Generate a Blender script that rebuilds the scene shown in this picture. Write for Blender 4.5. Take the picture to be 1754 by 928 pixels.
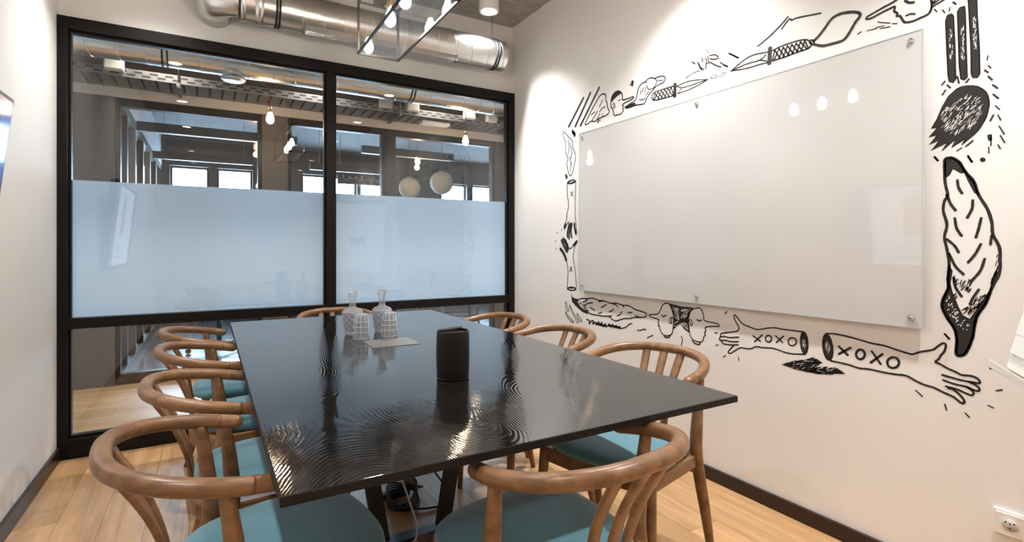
# Meeting room with a black table, bent-wood chairs, glass partition and painted wall.
# World axes: X to the right along the glass partition, Y from the camera end towards the partition, Z up; metres.
import bpy, bmesh, math, random
from mathutils import Vector, Matrix, geometry

for o in list(bpy.data.objects):
    bpy.data.objects.remove(o, do_unlink=True)
scene = bpy.context.scene
COL = scene.collection
PI = math.pi

# ------------------------------------------------------------------ camera
cam_data = bpy.data.cameras.new('camera')
cam_data.sensor_width = 36.0
cam_data.lens = 36.0 * 889.0 / 1754.0
cam_data.shift_y = -40.0 / 1754.0
cam_data.clip_start = 0.02
camera = bpy.data.objects.new('camera', cam_data)
COL.objects.link(camera)
camera.location = (0.0, 0.0, 1.14)
camera.rotation_euler = (math.radians(90.0), 0.0, math.radians(-30.3))
scene.camera = camera

# ------------------------------------------------------------------ sky seen through the far windows
world = bpy.data.worlds.new('overcast_sky')
scene.world = world
world.use_nodes = True
bg = world.node_tree.nodes['Background']
bg.inputs['Color'].default_value = (0.56, 0.76, 1.0, 1.0)
bg.inputs['Strength'].default_value = 18.0

# ------------------------------------------------------------------ exposure
vs = scene.view_settings
scene.display_settings.display_device = 'sRGB'
vs.view_transform = 'Standard'
vs.look = 'None'
vs.exposure = 0.72
vs.gamma = 1.0
vs.use_curve_mapping = False
cy = scene.cycles
cy.max_bounces = 10
cy.diffuse_bounces = 5
cy.glossy_bounces = 5
cy.transmission_bounces = 10
cy.transparent_max_bounces = 24
cy.caustics_reflective = False
cy.caustics_refractive = False
cy.sample_clamp_indirect = 6.0
cy.blur_glossy = 0.4
cy.use_denoising = True

SPOT_W = 88.0            # each ceiling downlight of the room
SPOT_COL = (1.0, 0.975, 0.95)
HALL_SPOT_W = 50.0

# ------------------------------------------------------------------ room measures
XL, XR = -0.70, 2.136    # left and right wall
YB, YF = 3.646, -2.30    # glass partition and the wall behind the camera
ZC = 2.93                # ceiling
Y2 = 5.35                # partition on the other side of the corridor
YFAR = 9.60              # outer wall with the windows
HX0, HX1 = -2.70, 6.20   # hall beyond the glass
ZT = 0.74                # table top
# outlines painted on the right wall: (layer, stroke or fill, width mm, y,z pairs in mm)
MURAL = {
 'painted_stripes': [
  (0,'s',18.3,[2721,2126,2800,2050,2882,1971]),
  (0,'s',17.8,[2649,2141,2727,2051,2808,1958]),
  (0,'s',17.3,[2561,2152,2654,2054,2751,1951]),
 ],
 'painted_leaf': [
  (0,'s',8.7,[2704,1950,2671,1988,2645,2019,2614,2049,2582,2077,2558,2097,2530,2104,2506,2098,2496,2084,2494,2056,2483,2033,2480,2009,2465,1986,2474,1969,2509,1961,2570,1958,2607,1948,2639,1957,2678,1947,2704,1950]),
  (0,'s',7.3,[2528,2066,2558,2031]),
  (0,'s',7.2,[2503,2019,2533,2014,2555,1999]),
  (0,'s',7.5,[2601,2009,2639,1998]),
  (0,'s',7.4,[2576,2008,2604,1982,2633,1958]),
  (0,'s',7.3,[2552,1986,2576,1964]),
  (0,'s',7.2,[2521,1980,2533,1966]),
 ],
 'painted_dashes': [
  (0,'s',14.7,[2567,1950,2575,1937]),
  (0,'s',7.9,[2550,1948,2555,1939]),
  (0,'s',22.2,[2261,2105,2263,2093]),
  (0,'s',7.1,[2280,2100,2280,2094]),
  (0,'s',2.9,[2260,2087,2259,2074]),
  (0,'s',19.4,[2839,1930,2835,1920]),
  (0,'s',19.2,[2818,1916,2813,1906]),
  (0,'s',6.8,[1609,2062,1560,2025]),
  (0,'s',3.1,[1718,1976,1688,1982,1676,1975,1688,1968,1718,1976]),
  (0,'s',3.0,[1664,1968,1647,1980,1627,1977,1647,1963,1664,1968]),
  (0,'s',8.3,[1459,2047,1405,2070,1353,2100,1319,2125]),
  (0,'s',7.8,[1346,2084,1315,2112,1300,2104,1278,2105,1182,2087]),
  (0,'s',8.0,[1610,2063,1559,2026]),
  (0,'s',8.2,[1638,2016,1619,2004]),
  (0,'s',4.1,[974,1974,960,1966]),
  (0,'s',4.1,[980,1955,954,1952]),
  (0,'s',4.2,[1009,1954,980,1951]),
  (0,'s',4.1,[957,1965,935,1955]),
  (0,'s',4.0,[927,1950,913,1945]),
  (0,'s',4.1,[966,1946,935,1942]),
  (0,'s',4.3,[1043,1954,1031,1958]),
  (0,'s',5.7,[780,1689,772,1698]),
  (0,'s',5.6,[765,1684,757,1673]),
  (0,'s',5.7,[778,1656,770,1668]),
  (0,'s',5.5,[738,1705,734,1682]),
  (0,'s',5.5,[715,1680,708,1688]),
  (0,'s',5.6,[749,1955,742,1946]),
  (0,'s',5.3,[659,1683,650,1670]),
  (0,'s',5.2,[648,1653,637,1640]),
  (0,'s',5.2,[647,1623,635,1608]),
  (0,'s',5.3,[668,1705,660,1696]),
  (0,'s',5.3,[647,1558,654,1542]),
  (0,'s',5.4,[698,1486,715,1471]),
  (0,'s',5.7,[801,1449,791,1435]),
  (0,'s',5.4,[710,1439,701,1418]),
  (0,'s',4.1,[801,1952,794,1941]),
  (0,'s',4.0,[778,1941,772,1929]),
  (0,'s',4.0,[758,1941,760,1929]),
  (0,'s',3.8,[660,1749,662,1736]),
  (0,'s',3.8,[659,1717,653,1708]),
  (0,'s',3.7,[642,1586,632,1572]),
  (0,'s',3.7,[636,1556,629,1538]),
  (0,'s',3.7,[633,1520,621,1493]),
  (0,'s',3.7,[630,1490,620,1466]),
  (0,'s',3.7,[636,1462,630,1449]),
  (0,'s',3.8,[652,1496,653,1463]),
  (0,'s',3.8,[658,1458,658,1440]),
  (0,'s',3.9,[727,1468,739,1460]),
  (0,'s',10.5,[657,1494,655,1483]),
  (0,'f',0,[667,1420,669,1416,673,1415,677,1417,679,1422,677,1426,673,1427,669,1424]),
  (0,'s',6.4,[800,1449,791,1435]),
  (0,'s',6.1,[710,1437,700,1418]),
  (0,'s',6.3,[772,850,760,836]),
  (0,'s',5.8,[645,771,654,758]),
  (0,'s',24.1,[2837,1930,2832,1920]),
  (0,'s',23.9,[2821,1914,2816,1899]),
  (0,'s',24.8,[2912,1638,2906,1625]),
  (0,'s',7.0,[3026,1248,3014,1241]),
  (0,'s',6.9,[2964,1267,2964,1258]),
  (0,'s',6.8,[2928,1273,2926,1263]),
  (0,'s',7.1,[3043,1189,3034,1185]),
  (0,'s',7.1,[3037,1134,3031,1131]),
  (0,'s',6.5,[2800,1243,2800,1224]),
  (0,'s',6.3,[2220,667,2200,665,2176,675,2151,676]),
  (0,'s',6.1,[2143,631,2122,642,2102,652]),
  (0,'s',4.8,[1632,823,1623,835]),
  (0,'s',5.0,[1689,724,1676,725]),
  (0,'s',4.9,[1682,664,1672,669]),
  (0,'s',4.8,[1641,614,1629,624]),
  (0,'s',5.5,[1899,677,1891,660,1897,630]),
  (0,'s',4.8,[1631,822,1621,834]),
  (0,'s',5.0,[1690,724,1677,726]),
  (0,'s',5.0,[1684,663,1672,669]),
  (0,'s',4.8,[1641,615,1630,623]),
  (0,'s',4.7,[1559,629,1556,613]),
  (0,'s',4.7,[773,850,760,836]),
  (0,'s',4.9,[855,641,836,625]),
  (0,'s',4.7,[772,614,767,596]),
  (0,'s',4.5,[717,599,707,589]),
  (0,'s',4.3,[659,640,647,635]),
  (0,'s',4.3,[640,691,626,697]),
  (0,'s',4.3,[655,758,644,773]),
 ],
 'painted_profile_head': [
  (0,'s',8.5,[2448,2002,2448,2041,2439,2065,2416,2083,2382,2085,2357,2069,2346,2046,2344,2023,2306,2019,2274,2019,2256,2019,2251,2011,2264,2007,2306,2002,2338,1997,2346,1991,2338,1984,2344,1974,2338,1961,2346,1948,2366,1941,2393,1943,2416,1945,2425,1966,2433,1987,2448,2006]),
  (0,'f',0,[2448,2037,2439,2065,2416,2083,2382,2085,2357,2069,2366,2062,2393,2058,2422,2046,2439,2035]),
  (0,'s',6.3,[2423,2023,2412,2005,2417,1991,2426,2008,2423,2023]),
  (0,'s',6.1,[2380,2026,2360,2029]),
 ],
 'painted_seed_pod': [
  (0,'s',7.2,[2325,1973,2290,1982,2238,1995,2220,2029,2212,2056,2187,2076,2162,2078,2133,2090,2109,2088,2085,2078,2057,2079,2025,2073,2009,2057,2021,2039,2057,2035,2085,2026,2114,2008,2143,1988,2162,1960,2182,1958,2243,1965,2295,1963,2325,1973]),
  (0,'s',6.0,[2085,2078,2071,2057,2090,2030,2123,2027,2135,2034,2140,2044]),
  (0,'s',5.8,[2064,2058,2025,2052]),
  (0,'s',6.1,[2162,2078,2147,2073]),
  (0,'s',6.2,[2192,2039,2195,2019]),
  (0,'s',6.2,[2170,2048,2182,2030]),
  (0,'s',6.1,[2143,2055,2162,2025]),
  (0,'s',6.1,[2133,2017,2152,2004]),
  (0,'s',6.2,[2205,1989,2177,1982,2157,1984]),
  (0,'f',0,[2325,1973,2279,1981,2243,1981,2230,1971,2253,1966,2295,1963]),
 ],
 'painted_small_dagger': [
  (0,'s',7.3,[2100,1963,2108,1985,2089,2000,2025,2002,1954,1999]),
  (0,'s',7.2,[2100,1963,2073,1954,2015,1951,1948,1948]),
  (0,'s',7.4,[2085,1995,2094,1961]),
  (0,'s',7.4,[2085,1995,2052,1958]),
  (0,'s',7.4,[2061,1996,2087,1961]),
  (0,'s',7.3,[2061,1996,2028,1955]),
  (0,'s',7.3,[2037,1996,2062,1958]),
  (0,'s',7.2,[2037,1996,2004,1953]),
  (0,'s',7.2,[2013,1997,2037,1956]),
  (0,'s',7.1,[2013,1997,1980,1951]),
  (0,'s',7.1,[1990,1998,2013,1954]),
  (0,'s',7.0,[1990,1998,1957,1949]),
  (0,'s',7.1,[1967,1999,1989,1952]),
  (0,'s',7.0,[1967,1999,1950,1948]),
  (0,'s',23.1,[1941,2004,1942,1945]),
  (0,'s',5.5,[1929,1993,1857,1997,1793,1988,1731,1973]),
  (0,'s',5.4,[1924,1952,1838,1954,1775,1963,1731,1973]),
  (0,'s',5.5,[1929,1993,1893,1975,1811,1973,1731,1973]),
  (0,'s',5.7,[1893,1975,1922,1953]),
 ],
 'painted_scribble': [
  (0,'s',7.6,[1827,2090,1809,2074]),
  (0,'s',7.5,[1793,2078,1782,2056,1766,2037]),
  (0,'s',7.5,[1784,2067,1775,2039,1755,2030]),
  (0,'s',7.4,[1766,2091,1762,2068]),
  (0,'s',7.3,[1741,2055,1744,2030]),
  (0,'s',7.3,[1744,2084,1735,2053]),
  (0,'s',7.3,[1731,2087,1724,2049]),
  (0,'s',7.2,[1721,2087,1688,2081,1668,2060,1697,2062,1718,2072]),
  (0,'s',7.1,[1718,2055,1688,2031,1655,2011]),
  (0,'s',7.0,[1659,2035,1619,2002]),
  (0,'s',4.4,[1871,2019,1820,2031,1779,2031]),
  (0,'s',4.2,[1740,2126,1727,2100]),
 ],
 'painted_large_dagger': [
  (0,'s',6.6,[1599,1976,1528,2007,1476,2014,1413,2005]),
  (0,'s',6.6,[1599,1976,1519,1964,1459,1962,1413,1959]),
  (0,'s',6.6,[1599,1976,1519,1984,1450,1981,1421,1996]),
  (0,'s',6.4,[1450,1981,1417,1967]),
  (0,'s',20.9,[1401,2016,1404,1954]),
  (0,'s',6.8,[1389,2004,1338,2010,1278,2008,1242,2001,1224,1986,1217,1971]),
  (0,'s',6.9,[1389,1959,1338,1958,1278,1961,1234,1961,1217,1971]),
  (0,'s',7.2,[1379,2003,1389,1959]),
  (0,'s',7.2,[1379,2003,1355,1960]),
  (0,'s',7.2,[1359,2003,1381,1960]),
  (0,'s',7.1,[1359,2003,1335,1960]),
  (0,'s',7.1,[1340,2002,1360,1960]),
  (0,'s',7.0,[1340,2002,1315,1960]),
  (0,'s',7.0,[1321,2002,1340,1960]),
  (0,'s',6.9,[1321,2002,1295,1960]),
  (0,'s',7.0,[1302,2001,1320,1960]),
  (0,'s',6.9,[1302,2001,1276,1961]),
  (0,'s',6.9,[1283,2000,1300,1960]),
  (0,'s',6.8,[1283,2000,1257,1961]),
  (0,'s',6.8,[1265,2000,1280,1961]),
  (0,'s',6.7,[1265,2000,1238,1961]),
  (0,'s',6.7,[1247,1999,1261,1961]),
  (0,'s',6.7,[1247,1999,1231,1961]),
  (0,'s',6.6,[1207,1979,1208,1976,1211,1974,1215,1974,1219,1975,1223,1978,1226,1982,1227,1986,1226,1989,1223,1991,1219,1991,1215,1990,1211,1987,1208,1983,1207,1979]),
 ],
 'painted_cord_loop': [
  (0,'s',11.6,[1210,1984,1189,1998,1165,2021,1139,2048,1107,2055,1069,2047,1041,2034,1035,2019,1051,2002,1069,1975,1085,1955,1100,1947,1132,1948,1172,1952,1206,1968]),
 ],
 'painted_upper_head': [
  (0,'s',7.9,[861,2054,913,2030,957,2020,997,2010,1010,2006,1012,1999,997,1996,963,2003,932,2008,919,2008,921,1993,911,1981,913,1972,903,1968,895,1952,887,1940,866,1935,841,1938,818,1943,809,1961,810,1988,821,2027,841,2054,861,2054]),
  (0,'s',6.2,[884,1962,871,1963,858,1958]),
  (0,'s',5.9,[809,1961,792,1968,775,1973,763,1980]),
  (0,'s',5.9,[806,1971,789,1979,777,1986]),
  (0,'s',6.0,[799,1983,804,1976]),
  (0,'s',8.6,[887,2016,874,2004,861,2000]),
 ],
 'painted_bars': [
  (0,'f',0,[770,1901,765,1918,754,1919,748,1909,744,1804,742,1697,749,1688,760,1694,763,1716,767,1812]),
  (0,'f',0,[738,1920,731,1931,719,1930,717,1912,715,1806,712,1695,719,1688,729,1695,733,1738,736,1845]),
  (0,'f',0,[711,1965,700,1972,688,1962,686,1882,681,1783,680,1698,686,1687,698,1690,702,1704,703,1790,708,1909]),
  (1,'s',1.0,[757,1861,757,1867]),
  (1,'s',1.1,[755,1775,756,1787]),
  (1,'s',1.1,[754,1841,753,1847]),
  (1,'s',1.1,[750,1783,751,1795]),
  (1,'s',1.8,[756,1806,757,1819]),
  (1,'s',1.1,[759,1809,759,1819]),
  (1,'s',1.8,[754,1839,755,1849]),
  (1,'s',0.9,[755,1854,754,1865]),
  (1,'s',1.4,[759,1807,758,1816]),
  (1,'s',1.1,[756,1767,755,1776]),
  (1,'s',1.2,[753,1841,752,1852]),
  (1,'s',1.1,[754,1776,752,1782]),
  (1,'s',1.1,[751,1805,750,1813]),
  (1,'s',1.9,[756,1771,757,1780]),
  (1,'s',1.3,[753,1785,752,1792]),
  (1,'s',0.9,[758,1832,759,1841]),
  (1,'s',1.1,[756,1861,758,1870]),
  (1,'s',1.3,[755,1768,755,1776]),
  (1,'s',1.7,[759,1828,758,1840]),
  (1,'s',0.9,[757,1847,758,1854]),
  (1,'s',1.4,[750,1801,751,1813]),
  (1,'s',1.6,[753,1785,752,1796]),
  (1,'s',1.9,[757,1775,758,1782]),
  (1,'s',1.1,[758,1771,758,1777]),
  (1,'s',1.1,[723,1801,724,1814]),
  (1,'s',1.2,[724,1765,722,1775]),
  (1,'s',0.9,[720,1776,720,1786]),
  (1,'s',1.4,[723,1852,722,1863]),
  (1,'s',1.1,[724,1824,724,1832]),
  (1,'s',1.5,[724,1755,723,1761]),
  (1,'s',1.2,[721,1860,722,1867]),
  (1,'s',1.8,[721,1818,721,1825]),
  (1,'s',1.4,[727,1852,727,1860]),
  (1,'s',0.9,[724,1811,724,1821]),
  (1,'s',1.9,[727,1770,726,1781]),
  (1,'s',1.8,[723,1788,723,1797]),
  (1,'s',1.7,[724,1761,723,1773]),
  (1,'s',1.2,[723,1816,721,1827]),
  (1,'s',1.7,[722,1852,721,1858]),
  (1,'s',1.2,[727,1763,727,1773]),
  (1,'s',0.9,[727,1793,727,1800]),
  (1,'s',1.4,[721,1755,719,1765]),
  (1,'s',1.0,[723,1758,724,1771]),
  (1,'s',1.7,[723,1789,723,1799]),
  (1,'s',1.8,[726,1760,725,1770]),
  (1,'s',1.5,[722,1831,721,1839]),
  (1,'s',1.1,[721,1834,720,1840]),
  (1,'s',1.8,[724,1787,724,1795]),
  (1,'s',1.8,[728,1840,727,1852]),
  (1,'s',1.0,[724,1756,722,1765]),
  (1,'s',1.8,[722,1782,722,1795]),
  (1,'s',1.4,[722,1802,722,1813]),
  (1,'s',0.9,[724,1850,725,1860]),
  (1,'s',1.6,[728,1767,726,1775]),
  (1,'s',1.1,[696,1871,697,1884]),
  (1,'s',1.7,[692,1835,692,1842]),
  (1,'s',1.0,[694,1795,695,1805]),
  (1,'s',1.7,[691,1787,690,1797]),
  (1,'s',1.7,[691,1850,692,1862]),
  (1,'s',1.4,[688,1814,689,1824]),
  (1,'s',1.1,[692,1827,692,1835]),
  (1,'s',1.7,[690,1839,689,1844]),
  (1,'s',1.1,[691,1794,690,1804]),
  (1,'s',1.0,[696,1851,696,1864]),
  (1,'s',1.1,[695,1796,693,1808]),
  (1,'s',1.7,[692,1815,692,1821]),
  (1,'s',1.0,[696,1810,693,1820]),
  (1,'s',1.5,[690,1779,688,1791]),
  (1,'s',1.0,[691,1794,689,1801]),
  (1,'s',1.6,[693,1827,692,1836]),
  (1,'s',1.5,[695,1862,695,1869]),
  (1,'s',1.0,[694,1848,695,1861]),
  (1,'s',1.0,[694,1780,693,1785]),
  (1,'s',0.9,[689,1806,690,1815]),
  (1,'s',1.2,[694,1809,694,1815]),
  (1,'s',0.9,[693,1848,692,1855]),
  (1,'s',1.1,[689,1806,689,1812]),
  (1,'s',1.4,[692,1789,691,1802]),
  (1,'s',1.6,[696,1821,696,1831]),
  (1,'s',1.2,[697,1869,696,1877]),
  (1,'s',1.4,[691,1868,690,1878]),
  (1,'s',1.0,[692,1827,691,1839]),
  (1,'s',1.8,[693,1874,694,1885]),
  (1,'s',1.7,[696,1811,696,1816]),
 ],
 'painted_brush_head': [
  (0,'f',0,[727,1669,712,1668,698,1664,686,1659,675,1649,665,1636,660,1623,657,1606,657,1590,660,1571,664,1554,671,1539,681,1521,693,1507,727,1477,717,1496,754,1473,742,1500,780,1466,765,1492,810,1473,788,1502,815,1493,793,1522,816,1519,793,1546,810,1547,793,1577,780,1612,762,1646,739,1665]),
  (1,'s',1.4,[714,1566,709,1571]),
  (1,'s',1.6,[684,1604,679,1611]),
  (1,'s',1.9,[779,1596,771,1602]),
  (1,'s',1.1,[753,1533,746,1547]),
  (1,'s',1.5,[776,1566,769,1577]),
  (1,'s',1.0,[721,1548,713,1554]),
  (1,'s',1.2,[775,1549,768,1556]),
  (1,'s',1.9,[717,1625,712,1631]),
  (1,'s',1.3,[768,1547,762,1556]),
  (1,'s',1.2,[744,1543,736,1553]),
  (1,'s',1.5,[712,1616,704,1626]),
  (1,'s',1.6,[717,1563,706,1573]),
  (1,'s',1.1,[750,1606,744,1612]),
  (1,'s',1.2,[729,1604,720,1613]),
  (1,'s',1.3,[720,1611,709,1621]),
  (1,'s',1.0,[758,1590,753,1598]),
  (1,'s',1.9,[693,1622,688,1625]),
  (1,'s',1.3,[735,1544,725,1557]),
  (1,'s',1.7,[745,1554,737,1559]),
  (1,'s',1.7,[718,1574,713,1585]),
  (1,'s',1.6,[699,1534,695,1543]),
  (1,'s',1.8,[682,1579,678,1586]),
  (1,'s',1.6,[735,1547,729,1558]),
  (1,'s',1.8,[678,1593,673,1598]),
  (1,'s',1.4,[712,1548,706,1554]),
  (1,'s',1.7,[683,1585,676,1592]),
  (1,'s',1.8,[773,1534,762,1542]),
  (1,'s',1.3,[730,1543,725,1548]),
  (1,'s',2.0,[755,1551,747,1562]),
  (1,'s',1.7,[699,1589,690,1600]),
  (1,'s',0.9,[712,1614,708,1621]),
  (1,'s',0.9,[687,1556,683,1561]),
  (1,'s',1.8,[734,1546,729,1554]),
  (1,'s',1.1,[780,1571,775,1575]),
  (1,'s',1.2,[692,1605,684,1611]),
  (1,'s',1.3,[718,1563,710,1576]),
  (1,'s',1.8,[711,1623,706,1628]),
  (1,'s',1.1,[746,1550,741,1560]),
  (1,'s',1.8,[757,1583,752,1589]),
  (1,'s',1.3,[732,1526,723,1538]),
  (1,'s',0.9,[719,1608,714,1615]),
  (1,'s',1.9,[739,1569,735,1578]),
  (1,'s',1.5,[709,1556,698,1565]),
  (1,'s',1.8,[776,1582,766,1592]),
  (1,'s',1.9,[765,1540,759,1548]),
  (1,'s',1.1,[728,1523,719,1532]),
  (1,'s',1.3,[731,1572,725,1577]),
  (1,'s',1.9,[725,1531,719,1539]),
  (1,'s',1.2,[704,1536,699,1546]),
  (1,'s',1.9,[774,1563,766,1577]),
  (1,'s',1.3,[726,1576,723,1584]),
  (1,'s',1.4,[721,1560,717,1567]),
  (1,'s',1.6,[766,1600,759,1606]),
  (1,'s',1.0,[751,1612,742,1622]),
  (1,'s',1.3,[700,1580,693,1587]),
  (1,'s',1.9,[718,1588,710,1595]),
  (1,'s',1.3,[696,1539,691,1549]),
  (1,'s',1.6,[712,1570,709,1576]),
  (1,'s',1.5,[771,1598,764,1611]),
  (1,'s',1.1,[756,1549,747,1563]),
  (1,'s',1.0,[781,1571,774,1578]),
  (1,'s',1.8,[718,1627,714,1636]),
  (1,'s',1.4,[773,1600,766,1611]),
  (1,'s',1.4,[753,1601,744,1610]),
  (1,'s',1.2,[725,1554,718,1567]),
  (1,'s',1.4,[707,1545,703,1555]),
  (1,'s',1.3,[697,1591,689,1599]),
  (1,'s',1.5,[686,1587,678,1594]),
  (1,'s',1.8,[709,1570,703,1579]),
  (1,'s',1.5,[756,1520,751,1525]),
  (1,'s',1.5,[739,1596,736,1603]),
  (1,'s',1.3,[731,1622,724,1629]),
  (1,'s',1.5,[720,1566,713,1574]),
  (1,'s',1.9,[711,1529,705,1539]),
  (1,'s',1.9,[758,1541,748,1549]),
  (1,'s',1.7,[783,1586,775,1594]),
  (1,'s',1.7,[700,1609,695,1613]),
  (1,'s',1.4,[767,1558,758,1568]),
  (1,'s',1.6,[769,1529,759,1542]),
  (1,'s',1.5,[743,1550,739,1557]),
  (1,'s',1.4,[737,1576,728,1588]),
  (1,'s',1.3,[719,1571,712,1581]),
  (1,'s',1.2,[753,1530,743,1540]),
  (1,'s',1.6,[698,1576,693,1581]),
  (1,'s',1.0,[708,1529,700,1536]),
  (1,'s',1.1,[719,1610,710,1618]),
  (1,'s',1.2,[692,1612,683,1621]),
  (1,'s',1.8,[751,1541,742,1553]),
  (1,'s',1.0,[753,1530,742,1542]),
  (1,'s',1.9,[733,1559,728,1569]),
  (1,'s',1.4,[751,1600,745,1606]),
  (1,'s',1.9,[700,1610,693,1619]),
  (1,'s',0.9,[728,1533,717,1543]),
  (1,'s',1.6,[769,1566,762,1575]),
  (1,'s',1.7,[745,1557,737,1566]),
  (1,'s',1.0,[750,1544,742,1559]),
  (1,'s',1.7,[736,1623,727,1630]),
  (1,'s',1.7,[772,1544,764,1559]),
  (1,'s',1.8,[762,1553,756,1560]),
  (1,'s',1.1,[747,1533,742,1543]),
  (1,'s',1.1,[690,1613,679,1621]),
  (1,'s',1.3,[756,1596,751,1604]),
  (1,'s',1.9,[711,1591,707,1599]),
  (1,'s',1.2,[700,1545,695,1556]),
  (1,'s',1.7,[734,1544,728,1556]),
  (1,'s',1.4,[707,1533,697,1542]),
  (1,'s',1.0,[743,1572,737,1578]),
  (1,'s',1.1,[745,1534,738,1540]),
  (1,'s',0.9,[714,1540,704,1549]),
  (1,'s',1.7,[700,1608,695,1613]),
  (1,'s',1.4,[742,1519,736,1530]),
  (1,'s',1.1,[719,1562,716,1571]),
  (1,'s',1.0,[714,1574,709,1578]),
  (1,'s',1.7,[702,1605,695,1614]),
  (1,'s',1.4,[768,1594,761,1606]),
  (1,'s',1.0,[710,1533,705,1544]),
  (1,'s',1.7,[772,1562,766,1571]),
  (1,'s',2.0,[761,1597,752,1607]),
  (1,'s',1.9,[705,1532,697,1543]),
  (1,'s',1.8,[737,1592,731,1605]),
  (1,'s',1.9,[707,1625,701,1632]),
  (1,'s',1.4,[705,1588,696,1600]),
  (1,'s',1.1,[703,1588,694,1598]),
  (1,'s',1.5,[706,1524,701,1536]),
  (1,'s',1.2,[771,1539,761,1547]),
  (1,'s',1.2,[691,1548,684,1557]),
  (1,'s',1.2,[772,1582,767,1591]),
  (1,'s',1.2,[761,1574,753,1585]),
  (1,'s',1.3,[760,1530,752,1542]),
  (1,'s',1.4,[717,1589,708,1603]),
  (1,'s',0.9,[732,1549,726,1557]),
  (1,'s',1.8,[690,1566,685,1575]),
  (1,'s',1.5,[691,1603,687,1609]),
  (1,'s',1.1,[694,1538,687,1545]),
  (1,'s',1.6,[735,1516,729,1530]),
  (1,'s',1.6,[682,1589,672,1598]),
  (1,'s',1.7,[696,1539,691,1545]),
  (1,'s',1.1,[684,1561,674,1571]),
  (1,'s',0.9,[764,1572,755,1583]),
  (1,'s',1.3,[677,1593,673,1598]),
  (1,'s',1.1,[683,1570,676,1578]),
  (1,'s',1.8,[754,1599,745,1606]),
  (1,'s',1.2,[751,1559,747,1568]),
  (1,'s',1.4,[719,1630,711,1639]),
  (1,'s',1.0,[699,1546,690,1558]),
  (1,'s',1.6,[769,1545,761,1553]),
  (1,'s',1.0,[782,1576,777,1584]),
  (1,'s',1.5,[714,1605,708,1610]),
  (1,'s',1.6,[731,1592,724,1597]),
  (1,'s',1.4,[745,1514,740,1521]),
  (1,'s',1.1,[755,1533,751,1540]),
  (1,'s',1.0,[706,1570,699,1578]),
  (1,'s',1.5,[731,1567,725,1579]),
  (1,'s',1.3,[783,1587,775,1598]),
  (1,'s',1.5,[743,1512,737,1524]),
  (1,'s',1.2,[716,1567,708,1582]),
  (1,'s',1.1,[737,1592,731,1597]),
  (1,'s',1.3,[698,1612,689,1624]),
  (1,'s',1.2,[769,1597,762,1609]),
  (1,'s',1.0,[782,1544,772,1552]),
  (1,'s',1.7,[685,1569,679,1575]),
  (1,'s',1.2,[737,1569,731,1575]),
  (1,'s',1.2,[756,1548,749,1561]),
  (1,'s',1.0,[746,1518,738,1528]),
  (1,'s',1.1,[695,1575,687,1583]),
  (1,'s',1.1,[745,1598,738,1605]),
  (1,'s',1.0,[688,1562,680,1571]),
  (1,'s',1.4,[751,1600,742,1612]),
  (1,'s',1.6,[738,1563,733,1572]),
  (1,'s',1.4,[740,1616,732,1627]),
 ],
 'painted_large_feather': [
  (0,'s',8.7,[773,1420,770,1438,753,1439,733,1422,717,1388,695,1353,683,1309,662,1264,651,1221,648,1182,633,1143,631,1105,633,1059,650,1015,665,963,686,922,693,889,698,849,711,807,722,788,737,783,742,794,740,835,746,870,766,905,780,940,776,970,763,1004,764,1036,760,1086,766,1135,773,1176,766,1217,776,1263,773,1296,764,1316,771,1358,773,1420]),
  (0,'f',0,[773,1420,770,1438,753,1439,733,1422,714,1383,730,1387,750,1403,760,1383,770,1374]),
  (0,'f',0,[722,1393,695,1353,683,1305,693,1318,708,1355]),
  (0,'f',0,[760,1086,752,1062,758,1020,751,988,738,949,725,918,705,908,680,954,660,995,650,1015,665,963,686,922,693,889,698,849,711,807,722,788,737,783,742,794,740,835,746,870,766,905,780,940,776,970,763,1004,764,1036]),
  (0,'s',8.2,[738,1362,735,1338,726,1319]),
  (0,'s',8.3,[766,1316,756,1286,743,1264]),
  (0,'s',8.1,[698,1293,700,1266,712,1238]),
  (0,'s',8.2,[745,1237,740,1204,727,1179]),
  (0,'s',8.0,[677,1234,683,1202,690,1173]),
  (0,'s',8.3,[766,1168,746,1147,735,1125]),
  (0,'s',8.0,[678,1151,692,1119,710,1092]),
  (0,'s',7.8,[651,1178,654,1151]),
  (0,'s',8.0,[668,1104,680,1064,703,1030]),
  (0,'s',8.3,[760,1119,743,1078,722,1053]),
  (0,'s',8.2,[748,1041,743,1009,727,980]),
  (0,'s',8.0,[683,1005,698,976,705,956]),
  (0,'s',3.0,[693,941,690,950]),
  (0,'s',2.1,[694,969,687,982]),
  (0,'s',2.7,[681,959,673,967]),
  (0,'s',2.2,[696,953,692,968]),
  (0,'s',3.2,[708,939,703,945]),
  (0,'s',3.8,[669,983,666,990]),
  (0,'s',3.5,[722,924,713,934]),
  (0,'s',2.2,[697,931,693,939]),
  (0,'s',2.4,[683,963,678,968]),
  (0,'s',3.3,[694,941,688,950]),
  (0,'s',3.1,[716,940,710,946]),
  (0,'s',1.9,[717,935,710,948]),
  (0,'s',2.6,[742,971,739,978]),
  (0,'s',3.3,[726,934,719,941]),
  (0,'s',2.2,[684,968,673,978]),
  (0,'s',3.2,[699,942,693,947]),
  (0,'s',2.7,[744,974,740,982]),
  (0,'s',2.6,[748,984,741,990]),
  (0,'s',2.0,[702,927,698,934]),
  (0,'s',2.0,[707,920,701,929]),
  (0,'s',3.7,[710,924,703,935]),
  (0,'s',2.6,[687,951,679,961]),
  (0,'s',3.3,[687,955,682,962]),
  (0,'s',2.5,[710,929,704,938]),
  (0,'s',3.1,[685,969,679,978]),
  (0,'s',2.8,[680,957,674,969]),
  (0,'s',3.9,[694,963,690,973]),
  (0,'s',1.8,[696,946,689,959]),
  (0,'s',3.1,[687,944,684,952]),
  (0,'s',2.3,[682,965,676,970]),
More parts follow.
